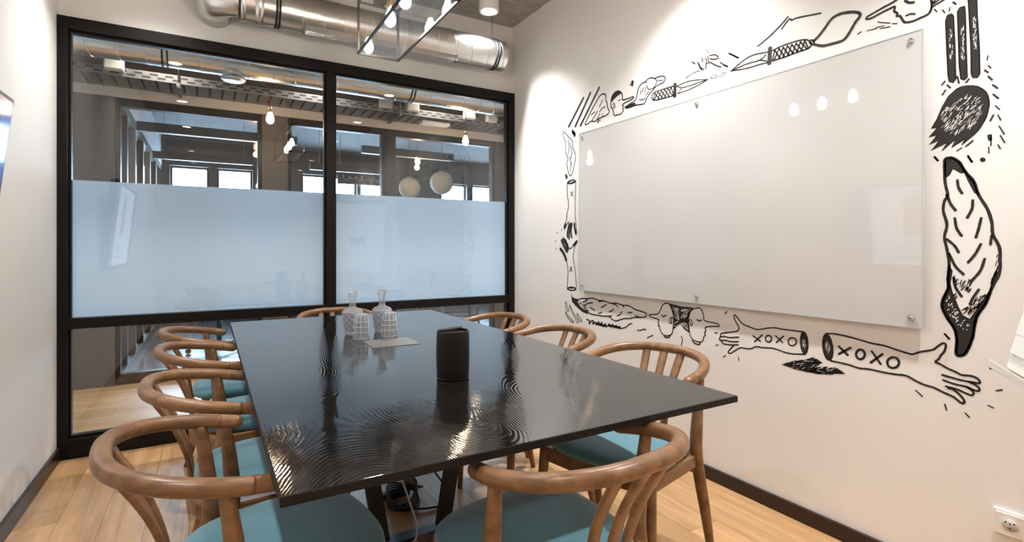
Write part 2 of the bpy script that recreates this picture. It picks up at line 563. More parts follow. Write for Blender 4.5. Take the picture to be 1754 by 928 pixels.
  (0,'s',3.2,[747,980,743,986]),
  (0,'s',2.7,[714,934,709,946]),
  (0,'s',2.0,[702,933,695,946]),
  (0,'s',3.2,[677,979,673,986]),
  (0,'s',1.9,[690,967,685,978]),
  (0,'s',3.8,[688,945,682,956]),
  (0,'s',2.7,[720,937,714,946]),
  (0,'s',2.0,[703,951,697,958]),
  (0,'s',3.6,[707,927,702,939]),
  (0,'s',2.1,[705,947,699,957]),
  (0,'s',2.1,[681,981,676,986]),
  (0,'s',3.1,[673,983,668,990]),
  (0,'s',1.8,[697,957,692,972]),
  (0,'s',3.2,[706,931,697,942]),
  (0,'s',2.1,[706,935,701,947]),
  (0,'s',2.9,[705,1017,700,1031]),
  (0,'s',2.5,[729,1001,719,1013]),
  (0,'s',2.8,[723,1025,718,1031]),
  (0,'s',2.1,[749,1025,746,1038]),
  (0,'s',3.9,[716,1004,713,1012]),
  (0,'s',3.8,[710,1025,707,1036]),
  (0,'s',2.0,[740,1030,735,1037]),
  (0,'s',2.5,[743,1013,734,1024]),
  (0,'s',3.5,[713,1002,709,1012]),
  (0,'s',1.9,[720,1022,717,1032]),
  (0,'s',2.3,[705,1018,703,1027]),
  (0,'s',3.0,[727,1010,721,1020]),
  (0,'s',2.8,[742,1028,740,1036]),
  (0,'s',3.1,[710,993,704,1007]),
  (0,'s',2.6,[747,1026,744,1039]),
  (0,'s',2.9,[743,1015,740,1031]),
  (0,'s',2.0,[749,1035,745,1048]),
  (0,'s',3.5,[727,1001,719,1013]),
  (0,'s',3.6,[712,998,709,1006]),
  (0,'s',2.6,[728,1002,719,1012]),
  (0,'s',2.9,[706,1014,704,1028]),
  (0,'s',2.9,[731,1019,727,1033]),
  (0,'s',3.2,[718,1000,710,1010]),
  (0,'s',2.5,[706,998,703,1005]),
  (0,'s',2.6,[716,1015,708,1024]),
  (0,'s',2.2,[732,1011,723,1023]),
  (0,'s',1.9,[643,1058,638,1070]),
  (0,'s',3.3,[647,1046,642,1058]),
  (0,'s',2.4,[649,1040,647,1049]),
  (0,'s',1.9,[652,1038,649,1046]),
  (0,'s',3.0,[641,1063,637,1078]),
  (0,'s',2.5,[653,1019,648,1028]),
  (0,'s',3.5,[647,1044,641,1054]),
  (0,'s',2.7,[639,1109,637,1117]),
  (0,'s',2.8,[638,1073,636,1082]),
  (0,'s',2.5,[642,1050,639,1067]),
  (0,'s',2.1,[653,1030,644,1044]),
  (0,'s',3.0,[647,1043,644,1059]),
  (0,'s',2.0,[641,1050,636,1061]),
  (0,'s',3.1,[643,1062,637,1073]),
  (0,'s',3.3,[647,1047,642,1062]),
  (0,'s',2.5,[651,1024,649,1033]),
  (0,'s',2.1,[654,1026,651,1037]),
  (0,'s',2.5,[646,1053,639,1068]),
  (0,'s',2.7,[647,1050,640,1060]),
  (0,'s',1.8,[648,1042,644,1050]),
  (0,'s',1.8,[637,1096,635,1106]),
  (0,'s',3.5,[651,1025,647,1040]),
  (0,'s',3.1,[645,1036,641,1049]),
  (0,'s',3.7,[646,1048,637,1064]),
  (0,'s',2.0,[642,1082,639,1098]),
  (0,'s',2.2,[651,1030,649,1040]),
  (1,'s',1.9,[751,909,746,912]),
  (1,'s',1.5,[752,923,747,929]),
  (1,'s',2.4,[739,926,737,930]),
  (1,'s',2.9,[742,903,739,908]),
  (1,'s',2.9,[761,969,759,973]),
  (1,'s',2.7,[744,917,740,921]),
  (1,'s',2.2,[714,886,710,891]),
  (1,'s',1.9,[714,871,712,874]),
  (1,'s',1.7,[768,959,766,966]),
  (1,'s',2.2,[757,913,756,919]),
  (1,'s',2.6,[751,910,751,914]),
  (1,'s',2.4,[760,975,760,979]),
  (1,'s',2.4,[743,908,738,910]),
  (1,'s',2.7,[761,945,761,953]),
  (1,'s',2.4,[739,924,735,926]),
  (1,'s',2.5,[722,900,718,903]),
  (1,'s',2.6,[756,948,752,955]),
  (1,'s',2.6,[764,931,760,935]),
  (1,'s',2.6,[745,921,742,927]),
  (1,'s',2.7,[747,907,746,913]),
  (1,'s',2.3,[726,892,723,895]),
  (1,'s',2.4,[740,908,735,912]),
  (1,'s',1.9,[747,934,741,937]),
  (1,'s',2.0,[768,959,764,963]),
  (1,'s',1.6,[751,940,751,948]),
  (1,'s',2.8,[741,895,736,901]),
  (1,'s',2.7,[729,881,727,887]),
  (1,'s',2.0,[737,885,732,887]),
  (1,'s',1.9,[723,873,721,876]),
  (1,'s',1.8,[712,883,706,889]),
 ],
 'painted_slim_leaf': [
  (0,'s',7.1,[2944,1948,2878,1896,2839,1859,2834,1812,2806,1769,2814,1716,2832,1665,2857,1630,2883,1656,2904,1714,2891,1751,2917,1802,2917,1864,2944,1916,2944,1948]),
  (0,'s',7.1,[2891,1883,2878,1827,2891,1782]),
  (0,'s',7.0,[2865,1855,2847,1791,2857,1746]),
  (0,'s',7.0,[2873,1764,2852,1699]),
  (0,'s',7.0,[2852,1722,2865,1662]),
 ],
 'painted_downward_arm': [
  (0,'s',7.6,[2899,1589,2899,1508,2883,1430,2902,1374,2910,1327,2934,1294,2937,1275,2918,1281,2894,1309,2879,1318]),
  (0,'s',7.3,[2803,1588,2808,1500,2811,1416,2808,1350,2800,1294,2796,1233,2808,1238,2826,1295]),
  (0,'s',16.7,[2876,1302,2895,1250,2897,1214]),
  (0,'s',16.6,[2860,1304,2876,1249,2878,1202]),
  (0,'s',16.5,[2845,1303,2857,1249,2848,1211]),
  (0,'s',16.2,[2818,1304,2812,1266,2802,1236]),
  (0,'s',17.0,[2918,1303,2929,1282]),
  (0,'f',0,[2805,1591,2807,1585,2817,1579,2835,1575,2856,1574,2876,1576,2891,1580,2898,1586,2896,1593,2885,1598,2867,1602,2847,1603,2827,1601,2812,1597]),
  (1,'s',6.1,[2867,1586,2845,1590,2829,1591]),
  (0,'s',7.4,[2860,1521,2835,1491]),
  (0,'s',7.4,[2834,1519,2857,1493]),
 ],
 'painted_upward_arm': [
  (0,'s',7.6,[2899,863,2894,926,2889,974,2899,1021,2910,1049,2942,1087,2975,1126]),
  (0,'s',7.3,[2894,1145,2857,1134,2831,1159,2792,1187,2789,1177,2808,1154,2823,1117,2831,1070,2815,1014,2805,949,2796,875]),
  (0,'s',23.9,[2977,1130,2937,1097,2911,1054]),
  (0,'s',23.8,[2964,1189,2931,1145,2902,1114]),
  (0,'s',23.7,[2944,1201,2908,1159,2892,1128]),
  (0,'s',14.6,[2796,1182,2823,1154]),
  (0,'s',15.2,[2921,1195,2891,1153]),
  (0,'f',0,[2796,862,2801,856,2816,850,2837,847,2861,846,2882,848,2897,852,2902,858,2896,865,2880,870,2859,874,2835,874,2814,872,2800,868]),
  (1,'s',6.1,[2873,858,2848,856,2820,862]),
  (0,'s',7.4,[2870,1007,2842,980]),
  (0,'s',7.4,[2842,1010,2870,979]),
 ],
 'painted_pine_cone': [
  (0,'f',0,[2851,826,2837,803,2806,795,2767,795,2781,774,2756,749,2713,730,2661,732,2682,712,2729,715,2778,737,2817,757,2845,775]),
  (0,'s',8.0,[2767,795,2729,804,2687,805,2625,814,2565,806,2517,807,2451,798,2396,803,2343,796,2291,798,2241,782,2176,774,2149,766,2153,751,2180,742,2241,735,2283,724,2325,719,2360,709,2409,694,2441,703,2469,715,2517,711,2565,710,2625,710,2666,715,2698,710]),
  (0,'s',9.0,[2698,804,2682,796,2724,780]),
  (0,'s',8.9,[2700,765,2666,778,2625,785]),
  (0,'s',8.7,[2646,753,2605,738]),
  (0,'s',8.4,[2565,797,2517,807]),
  (0,'s',8.3,[2541,763,2517,773,2493,786]),
  (0,'s',8.1,[2465,745,2441,752,2425,766]),
  (0,'s',7.8,[2391,727,2369,736,2350,756]),
  (0,'s',7.5,[2300,757,2264,761]),
  (0,'s',8.5,[2565,723,2536,733]),
  (0,'s',7.9,[2432,796,2396,790,2385,781]),
  (0,'s',7.7,[2351,798,2332,785]),
  (0,'s',7.3,[2237,746,2208,742]),
  (0,'s',8.1,[2469,716,2443,721]),
  (0,'s',3.4,[2713,763,2693,757]),
  (0,'s',3.8,[2695,737,2687,731]),
  (0,'s',2.8,[2754,764,2740,763]),
  (0,'s',3.4,[2759,773,2742,769]),
  (0,'s',3.9,[2721,761,2708,758]),
  (0,'s',3.0,[2736,754,2725,752]),
  (0,'s',3.0,[2750,774,2745,768]),
  (0,'s',4.0,[2711,746,2698,736]),
  (0,'s',3.5,[2703,745,2690,737]),
  (0,'s',4.0,[2748,779,2736,777]),
  (0,'s',3.5,[2714,758,2704,755]),
  (0,'s',3.0,[2714,767,2702,758]),
  (0,'s',2.6,[2710,755,2699,750]),
  (0,'s',4.4,[2718,742,2696,739]),
  (0,'s',2.4,[2707,747,2696,746]),
  (0,'s',3.4,[2718,767,2706,759]),
  (0,'s',2.3,[2691,756,2683,751]),
  (0,'s',3.6,[2722,762,2712,750]),
  (0,'s',3.2,[2739,763,2717,760]),
  (0,'s',3.1,[2719,744,2709,739]),
  (0,'s',2.9,[2712,760,2692,757]),
  (0,'s',3.7,[2763,769,2743,766]),
 ],
 'painted_small_fingers': [
  (0,'s',6.1,[2920,758,2911,763,2899,735,2879,710,2891,703,2911,720,2920,758]),
  (0,'s',5.9,[2876,741,2862,739,2817,689,2773,647,2778,636,2795,644,2839,693,2876,741]),
  (0,'s',6.1,[2918,699,2891,674,2828,640,2834,631,2862,639,2908,672,2918,699]),
  (0,'s',5.8,[2789,700,2767,681,2738,658,2746,650,2773,663,2789,700]),
 ],
 'painted_ground_scribble': [
  (0,'s',10.7,[2685,671,2656,664,2661,644,2635,667,2615,666,2625,649,2595,662,2585,647,2565,669,2550,648,2536,669,2521,646,2502,664,2488,647]),
  (0,'s',10.0,[2479,655,2460,669,2451,652,2432,670,2418,653,2400,668,2387,654,2374,665,2360,655]),
  (0,'s',12.7,[2585,657,2546,652,2497,652]),
  (0,'s',12.0,[2469,658,2414,659,2369,657]),
  (0,'s',6.7,[2360,655,2317,668,2291,688,2264,697]),
 ],
 'painted_joined_heads': [
  (0,'s',6.7,[2128,760,2118,765,2076,771,2054,782,2039,808,2025,829,1996,841,1975,831,1961,805,1950,774,1950,742,1954,710,1961,682,1982,668,2010,664,2032,672,2046,692,2050,708,2060,709,2054,721,2061,728,2054,743,2069,747,2106,751,2128,760]),
  (0,'s',5.9,[1752,777,1722,773,1681,771,1665,764,1669,757,1698,754,1740,746,1746,738,1743,723,1752,717,1745,705,1755,696,1761,675,1777,665,1814,667,1833,679,1843,699,1848,734,1853,765,1843,802,1827,822,1802,833,1777,834,1761,816,1755,792,1752,777]),
  (0,'s',7.4,[2017,663,2009,655,1982,658,1976,669]),
  (0,'s',6.8,[1827,665,1814,654,1783,651,1778,663]),
  (0,'s',7.5,[2033,770,2021,765,2004,774]),
  (0,'s',6.7,[1798,775,1783,771,1769,777]),
  (0,'s',5.7,[1978,736,1975,761,1957,767,1964,757,1964,735,1976,738]),
  (0,'s',5.4,[1848,763,1843,770,1830,765,1826,747,1833,739,1840,751,1848,763]),
  (0,'f',0,[1989,840,1947,836,1899,831,1821,833,1837,816,1846,786,1855,762,1849,734,1845,703,1879,717,1906,745,1950,707,1947,759,1959,811]),
  (1,'s',2.7,[1911,762,1922,778]),
  (1,'s',2.4,[1914,783,1923,792]),
  (1,'s',3.4,[1918,756,1930,771]),
  (1,'s',3.9,[1916,795,1924,806]),
  (1,'s',3.4,[1921,788,1936,806]),
  (1,'s',3.7,[1934,767,1944,776]),
  (1,'s',4.7,[1918,755,1928,762]),
  (1,'s',4.6,[1940,811,1947,819]),
  (1,'s',3.5,[1921,760,1934,773]),
  (1,'s',4.8,[1915,796,1932,810]),
  (1,'s',4.5,[1915,811,1923,822]),
  (1,'s',2.7,[1914,776,1921,785]),
  (1,'s',2.6,[1937,780,1946,788]),
  (1,'s',3.7,[1914,771,1928,786]),
  (1,'s',4.5,[1922,758,1939,771]),
  (1,'s',2.6,[1927,761,1933,769]),
  (1,'s',3.8,[1925,784,1941,797]),
  (1,'s',2.9,[1937,802,1957,817]),
  (1,'s',3.3,[1943,816,1952,825]),
  (1,'s',4.8,[1915,761,1926,776]),
  (1,'s',3.4,[1934,804,1944,815]),
  (1,'s',4.9,[1923,809,1931,821]),
  (1,'s',3.8,[1927,807,1938,821]),
  (1,'s',2.6,[1914,798,1928,810]),
  (1,'s',3.6,[1873,800,1862,812]),
  (1,'s',2.5,[1888,789,1878,807]),
  (1,'s',4.8,[1884,785,1878,797]),
  (1,'s',4.4,[1899,771,1883,790]),
  (1,'s',4.6,[1854,809,1841,824]),
  (1,'s',3.3,[1879,772,1866,790]),
  (1,'s',4.7,[1885,809,1874,821]),
  (1,'s',2.5,[1867,795,1856,806]),
  (1,'s',4.2,[1869,780,1860,793]),
  (1,'s',3.6,[1854,808,1845,818]),
  (1,'s',2.7,[1873,800,1866,817]),
  (1,'s',3.5,[1881,800,1869,820]),
  (1,'s',3.7,[1888,810,1876,823]),
  (1,'s',2.9,[1868,812,1861,822]),
  (1,'s',3.9,[1872,800,1855,820]),
  (1,'s',2.3,[1885,786,1877,799]),
  (1,'s',2.3,[1898,808,1893,821]),
  (1,'s',3.8,[1878,783,1870,800]),
  (1,'s',3.5,[1875,790,1858,808]),
  (1,'s',4.3,[1893,776,1885,794]),
  (1,'s',4.8,[1896,805,1890,815]),
  (1,'s',4.8,[1877,780,1867,801]),
  (1,'s',2.5,[1900,773,1890,792]),
  (1,'s',4.1,[1887,774,1873,794]),
  (1,'s',4.4,[1931,737,1919,744]),
  (1,'s',4.5,[1936,734,1922,741]),
  (1,'s',3.6,[1942,729,1919,742]),
  (1,'s',5.0,[1931,735,1914,747]),
  (1,'s',4.0,[1933,734,1917,744]),
  (1,'s',4.8,[1943,734,1928,740]),
  (1,'s',4.4,[1943,728,1922,738]),
  (1,'s',3.5,[1942,731,1924,741]),
  (1,'s',3.1,[1941,734,1919,744]),
  (1,'s',3.2,[1933,738,1918,746]),
  (1,'s',4.2,[1945,726,1932,733]),
  (1,'s',2.9,[1936,743,1924,750]),
  (1,'s',4.9,[1944,725,1927,735]),
  (1,'s',4.4,[1942,723,1925,733]),
  (1,'s',4.7,[1945,725,1925,735]),
  (1,'s',2.6,[1944,737,1926,745]),
  (1,'s',3.3,[1936,728,1925,734]),
  (1,'s',3.2,[1928,742,1915,747]),
  (1,'s',4.6,[1941,729,1930,736]),
  (1,'s',4.2,[1939,733,1916,745]),
  (1,'s',4.9,[1933,730,1922,737]),
  (1,'s',2.4,[1943,735,1918,745]),
  (1,'s',3.8,[1932,741,1920,745]),
  (1,'s',3.0,[1939,734,1927,741]),
  (1,'s',2.3,[1883,736,1873,728]),
  (1,'s',3.0,[1873,741,1856,731]),
  (1,'s',2.9,[1871,729,1861,723]),
  (1,'s',3.6,[1892,746,1878,734]),
  (1,'s',3.1,[1875,750,1860,733]),
  (1,'s',2.9,[1894,739,1884,730]),
  (1,'s',2.5,[1870,751,1857,741]),
  (1,'s',4.6,[1872,739,1864,733]),
  (1,'s',3.3,[1866,729,1853,721]),
  (1,'s',3.7,[1885,748,1878,741]),
  (1,'s',2.6,[1866,731,1852,721]),
  (1,'s',3.3,[1880,750,1864,737]),
  (1,'s',3.1,[1876,741,1861,729]),
  (1,'s',3.6,[1900,745,1890,738]),
  (1,'s',3.3,[1870,727,1852,716]),
  (1,'s',4.4,[1872,748,1863,741]),
  (1,'s',3.7,[1891,736,1876,727]),
  (1,'s',3.0,[1873,746,1860,736]),
  (1,'s',3.8,[1878,746,1867,735]),
  (1,'s',3.4,[1883,739,1876,731]),
  (1,'s',4.3,[1874,730,1866,720]),
  (1,'s',2.9,[1868,731,1857,724]),
  (1,'s',3.6,[1892,744,1878,727]),
  (1,'s',2.5,[1876,735,1864,721]),
 ],
 'painted_left_arm': [
  (0,'s',6.2,[1658,711,1654,725,1625,734,1591,742,1567,749,1556,764,1563,779,1577,798,1582,814,1578,825,1570,819,1553,801,1535,786,1503,778,1468,771,1442,775,1408,785,1375,790,1343,788,1311,789,1281,789,1254,790]),
  (0,'s',6.6,[1658,711,1650,711,1635,714,1605,713,1582,718,1558,722]),
  (0,'s',6.6,[1658,709,1663,700,1659,692,1630,697,1601,695,1559,701]),
  (0,'s',6.6,[1650,691,1649,683,1635,678,1605,679,1560,686]),
  (0,'s',6.1,[1584,679,1601,661,1613,647,1613,638,1598,641,1572,660,1546,675,1512,676,1490,681,1468,693,1433,694,1391,699,1363,696,1327,690,1296,690,1265,695,1247,697]),
  (0,'f',0,[1232,748,1232,727,1236,710,1242,699,1249,697,1256,705,1262,720,1265,741,1265,762,1262,779,1256,790,1248,791,1241,784,1235,768]),
  (1,'s',1.2,[1253,728,1250,738]),
  (1,'s',0.9,[1254,751,1251,760]),
  (1,'s',1.6,[1250,738,1248,749]),
  (1,'s',1.5,[1250,749,1249,756]),
  (1,'s',1.7,[1254,748,1252,758]),
  (1,'s',1.8,[1252,729,1251,735]),
  (1,'s',1.4,[1255,737,1255,743]),
  (1,'s',1.2,[1249,729,1246,737]),
  (1,'s',1.1,[1251,734,1249,742]),
  (1,'s',1.0,[1253,731,1251,739]),
  (1,'s',0.9,[1244,730,1242,735]),
  (1,'s',1.2,[1256,738,1255,748]),
  (1,'s',1.4,[1247,718,1246,728]),
  (1,'s',1.1,[1251,746,1248,756]),
  (1,'s',1.5,[1248,737,1249,742]),
  (1,'s',1.0,[1245,726,1246,735]),
  (1,'s',0.9,[1258,748,1256,758]),
  (1,'s',1.2,[1252,736,1250,742]),
  (1,'s',1.5,[1246,719,1247,729]),
  (1,'s',1.1,[1253,744,1250,751]),
  (1,'s',1.9,[1254,731,1253,739]),
  (1,'s',1.7,[1247,754,1246,759]),
  (1,'s',1.6,[1242,738,1241,743]),
  (1,'s',1.1,[1254,726,1253,731]),
  (1,'s',1.7,[1247,723,1245,729]),
  (1,'s',1.0,[1249,746,1246,754]),
  (1,'s',1.4,[1251,748,1250,754]),
  (1,'s',0.9,[1252,728,1249,737]),
  (1,'s',1.7,[1247,744,1244,753]),
  (1,'s',1.1,[1244,735,1243,741]),
  (0,'s',7.2,[1483,739,1447,721]),
  (0,'s',7.2,[1438,750,1476,714]),
  (0,'s',7.0,[1394,740,1395,734,1399,728,1405,724,1411,723,1417,725,1421,730,1422,736,1421,742,1417,748,1411,751,1405,752,1399,750,1395,746,1394,740]),
  (0,'s',6.8,[1374,755,1343,731]),
  (0,'s',6.8,[1339,759,1371,727]),
  (0,'s',6.6,[1282,744,1284,736,1289,730,1296,725,1304,724,1311,726,1316,731,1317,738,1316,746,1311,753,1304,757,1296,758,1289,756,1284,751,1282,744]),
 ],
 'painted_shadow_scribble': [
  (0,'f',0,[1347,636,1323,644,1284,659,1247,673,1218,688,1196,686,1175,676,1200,664,1211,651,1186,649,1158,653,1118,665,1088,650,1124,644,1158,634,1193,628,1236,628,1281,628,1319,633]),
  (1,'s',1.5,[1257,637,1245,643]),
  (1,'s',1.4,[1142,650,1135,655]),
  (1,'s',1.3,[1158,650,1150,655]),
  (1,'s',1.7,[1297,644,1290,646]),
  (1,'s',1.3,[1136,658,1129,661]),
  (1,'s',1.4,[1265,645,1259,650]),
  (1,'s',1.9,[1263,655,1250,659]),
  (1,'s',0.9,[1218,651,1210,657]),
  (1,'s',1.6,[1278,650,1267,654]),
  (1,'s',1.4,[1280,651,1274,654]),
  (1,'s',1.8,[1215,658,1204,662]),
  (1,'s',1.0,[1304,632,1293,636]),
  (1,'s',0.9,[1154,646,1149,649]),
  (1,'s',1.0,[1180,640,1173,642]),
  (1,'s',1.0,[1177,633,1164,640]),
  (1,'s',1.9,[1248,669,1235,674]),
  (1,'s',1.6,[1232,670,1225,674]),
  (1,'s',1.0,[1256,635,1248,641]),
  (1,'s',1.5,[1141,655,1133,659]),
  (1,'s',1.8,[1191,639,1183,642]),
  (1,'s',1.5,[1195,643,1189,647]),
  (1,'s',1.8,[1223,649,1216,652]),
  (1,'s',1.7,[1153,648,1143,654]),
  (1,'s',1.3,[1218,672,1211,677]),
  (1,'s',1.2,[1282,630,1272,633]),
  (1,'s',1.6,[1295,653,1288,656]),
  (0,'s',3.7,[1193,672,1180,677]),
  (0,'s',3.1,[1218,634,1202,645]),
  (0,'s',3.0,[1230,665,1211,669]),
  (0,'s',3.9,[1269,668,1258,671]),
  (0,'s',2.7,[1116,648,1096,653]),
  (0,'s',3.4,[1191,636,1179,645]),
  (0,'s',4.3,[1170,656,1158,660]),
  (0,'s',3.9,[1154,656,1139,663]),
  (0,'s',4.3,[1311,652,1298,657]),
  (0,'s',4.1,[1180,638,1170,641]),
  (0,'s',3.9,[1115,646,1107,651]),
  (0,'s',2.6,[1140,660,1125,668]),
  (0,'s',2.1,[1158,645,1139,659]),
  (0,'s',4.3,[1290,661,1272,665]),
  (0,'s',3.5,[1247,669,1237,675]),
  (0,'s',2.8,[1221,657,1209,668]),
  (0,'s',4.1,[1224,631,1207,642]),
  (0,'s',3.3,[1311,640,1296,652]),
  (0,'s',4.0,[1185,630,1165,645]),
  (0,'s',2.8,[1216,646,1198,649]),
  (0,'s',4.2,[1221,655,1199,661]),
  (0,'s',3.3,[1275,646,1257,657]),
  (0,'s',3.4,[1176,644,1161,656]),
  (0,'s',3.6,[1175,639,1165,642]),
  (0,'s',3.7,[1128,649,1120,656]),
  (0,'s',3.0,[1245,654,1230,661]),
  (0,'s',4.2,[1303,638,1288,646]),
  (0,'s',2.4,[1231,675,1219,678]),
  (0,'s',2.3,[1304,653,1289,663]),
  (0,'s',2.2,[1311,639,1295,645]),
  (0,'s',3.9,[1225,683,1211,691]),
  (0,'s',4.2,[1214,668,1193,673]),
  (0,'s',3.3,[1300,658,1280,661]),
  (0,'s',4.1,[1191,654,1180,657]),
  (0,'s',3.6,[1240,626,1220,634]),
  (0,'s',3.4,[1191,640,1179,645]),
  (0,'s',4.1,[1225,654,1214,657]),
  (0,'s',4.2,[1171,658,1156,663]),
  (0,'s',2.8,[1148,638,1134,642]),
  (0,'s',3.4,[1201,650,1191,655]),
  (0,'s',2.7,[1193,632,1182,638]),
  (0,'s',2.6,[1145,646,1135,651]),
  (0,'s',3.8,[1207,653,1188,667]),
  (0,'s',2.0,[1111,653,1099,659]),
  (0,'s',3.2,[1298,649,1277,660]),
  (0,'s',3.1,[1275,652,1262,658]),
  (0,'s',4.4,[1331,643,1317,649]),
  (0,'s',2.4,[1148,634,1134,639]),
  (0,'s',4.4,[1217,674,1199,680]),
  (0,'s',3.3,[1303,649,1287,655]),
  (0,'s',2.4,[1262,652,1252,657]),
  (0,'s',4.2,[1206,640,1183,647]),
  (0,'s',3.9,[1221,630,1203,635]),
  (0,'s',2.3,[1160,639,1148,646]),
  (0,'s',4.1,[1248,632,1237,641]),
  (0,'s',3.8,[1256,645,1237,649]),
  (0,'s',2.9,[1237,658,1226,664]),
  (0,'s',3.8,[1268,634,1253,644]),
  (0,'s',3.7,[1178,651,1162,658]),
  (0,'s',3.9,[1197,628,1177,634]),
 ],
 'painted_right_arm': [
  (0,'s',6.9,[1159,796,1128,799,1079,796,1031,789,994,783,953,781,915,773,877,766,863,766,841,778,806,791,792,805,779,817,771,817,769,809,774,790,782,778,789,763,798,751,786,747,762,735,743,729,727,722,705,724,689,721,680,711,683,705,705,704,733,705,756,708,779,711]),
  (0,'s',6.5,[705,702,692,698,682,689,683,680,696,680,714,686,746,688,776,694]),
  (0,'s',6.5,[714,686,702,679,696,670,700,662,714,664,740,672,769,675]),
  (0,'s',7.1,[762,670,749,669,733,657,720,640,722,631,730,631,749,645,776,653,803,663,830,666,855,674,883,686,915,684,953,683,1002,685,1040,682,1079,688,1142,690]),
  (0,'f',0,[1134,749,1133,725,1136,705,1142,693,1151,690,1161,697,1169,714,1174,736,1175,760,1172,780,1166,793,1157,796,1147,788,1139,771]),
  (1,'s',1.2,[1162,730,1159,737]),
  (1,'s',1.9,[1162,757,1159,767]),
  (1,'s',1.4,[1159,761,1159,768]),
  (1,'s',1.2,[1160,743,1156,753]),
  (1,'s',1.4,[1149,730,1148,735]),
  (1,'s',1.3,[1164,749,1160,759]),
  (1,'s',1.5,[1155,734,1154,739]),
  (1,'s',1.4,[1151,728,1149,736]),
  (1,'s',1.4,[1146,746,1146,752]),
  (1,'s',1.6,[1153,753,1151,759]),
  (1,'s',2.0,[1162,740,1161,749]),
  (1,'s',1.5,[1156,758,1152,768]),
  (1,'s',1.6,[1157,747,1154,757]),
  (1,'s',1.8,[1162,741,1159,748]),
  (1,'s',1.9,[1146,730,1146,739]),
  (1,'s',2.1,[1149,744,1149,751]),
  (1,'s',1.4,[1152,718,1150,728]),
  (1,'s',1.4,[1159,756,1158,764]),
  (1,'s',1.7,[1159,745,1159,755]),
  (1,'s',1.2,[1157,754,1155,761]),
  (1,'s',1.9,[1160,750,1160,759]),
  (1,'s',1.4,[1154,737,1154,744]),
  (1,'s',1.6,[1164,755,1162,759]),
  (1,'s',1.3,[1160,753,1159,758]),
  (1,'s',2.4,[1149,734,1147,744]),
  (1,'s',1.4,[1156,725,1154,733]),
  (1,'s',1.3,[1163,757,1159,767]),
  (1,'s',1.6,[1158,738,1159,745]),
  (1,'s',1.9,[1162,754,1159,764]),
  (1,'s',2.4,[1146,740,1146,751]),
  (0,'s',9.4,[1111,752,1079,725]),
  (0,'s',9.3,[1069,754,1111,723]),
  (0,'s',9.1,[1018,738,1020,730,1024,723,1030,718,1037,717,1043,719,1047,725,1049,732,1047,740,1043,747,1037,752,1030,753,1024,751,1020,745,1018,738]),
  (0,'s',8.8,[994,753,965,712]),
  (0,'s',8.8,[959,749,998,711]),
  (0,'s',8.5,[906,728,908,719,913,712,920,707,928,705,936,707,941,713,943,721,941,730,936,737,928,743,920,744,913,742,908,736,906,728]),
 ],
}


# ================================================================== helpers
def newmat(name):
    m = bpy.data.materials.new(name); m.use_nodes = True
    nt = m.node_tree
    return m, nt, nt.nodes, nt.links, nt.nodes['Principled BSDF']

def plain(name, col, rough=0.5, metal=0.0, spec=0.5, emit=None, estr=0.0, noise=0.0, nscale=8.0, bump=0.0, bscale=60.0, sheen=0.0, coat=0.0):
    m, nt, N, L, b = newmat(name)
    b.inputs['Base Color'].default_value = (*col, 1)
    b.inputs['Roughness'].default_value = rough
    b.inputs['Metallic'].default_value = metal
    b.inputs['Specular IOR Level'].default_value = spec
    b.inputs['Sheen Weight'].default_value = sheen
    b.inputs['Coat Weight'].default_value = coat
    if emit:
        b.inputs['Emission Color'].default_value = (*emit, 1); b.inputs['Emission Strength'].default_value = estr
    tc = N.new('ShaderNodeTexCoord')
    if noise > 0:
        n = N.new('ShaderNodeTexNoise'); n.inputs['Scale'].default_value = nscale; n.inputs['Detail'].default_value = 5
        L.new(tc.outputs['Object'], n.inputs['Vector'])
        mx = N.new('ShaderNodeMix'); mx.data_type = 'RGBA'
        mx.inputs[6].default_value = (*[c * (1 - noise) for c in col], 1)
        mx.inputs[7].default_value = (*[min(1, c * (1 + noise)) for c in col], 1)
        L.new(n.outputs['Fac'], mx.inputs[0]); L.new(mx.outputs[2], b.inputs['Base Color'])
    if bump > 0:
        n2 = N.new('ShaderNodeTexNoise'); n2.inputs['Scale'].default_value = bscale; n2.inputs['Detail'].default_value = 6
        L.new(tc.outputs['Object'], n2.inputs['Vector'])
        bp = N.new('ShaderNodeBump'); bp.inputs['Strength'].default_value = bump; bp.inputs['Distance'].default_value = 0.01
        L.new(n2.outputs['Fac'], bp.inputs['Height']); L.new(bp.outputs['Normal'], b.inputs['Normal'])
    return m

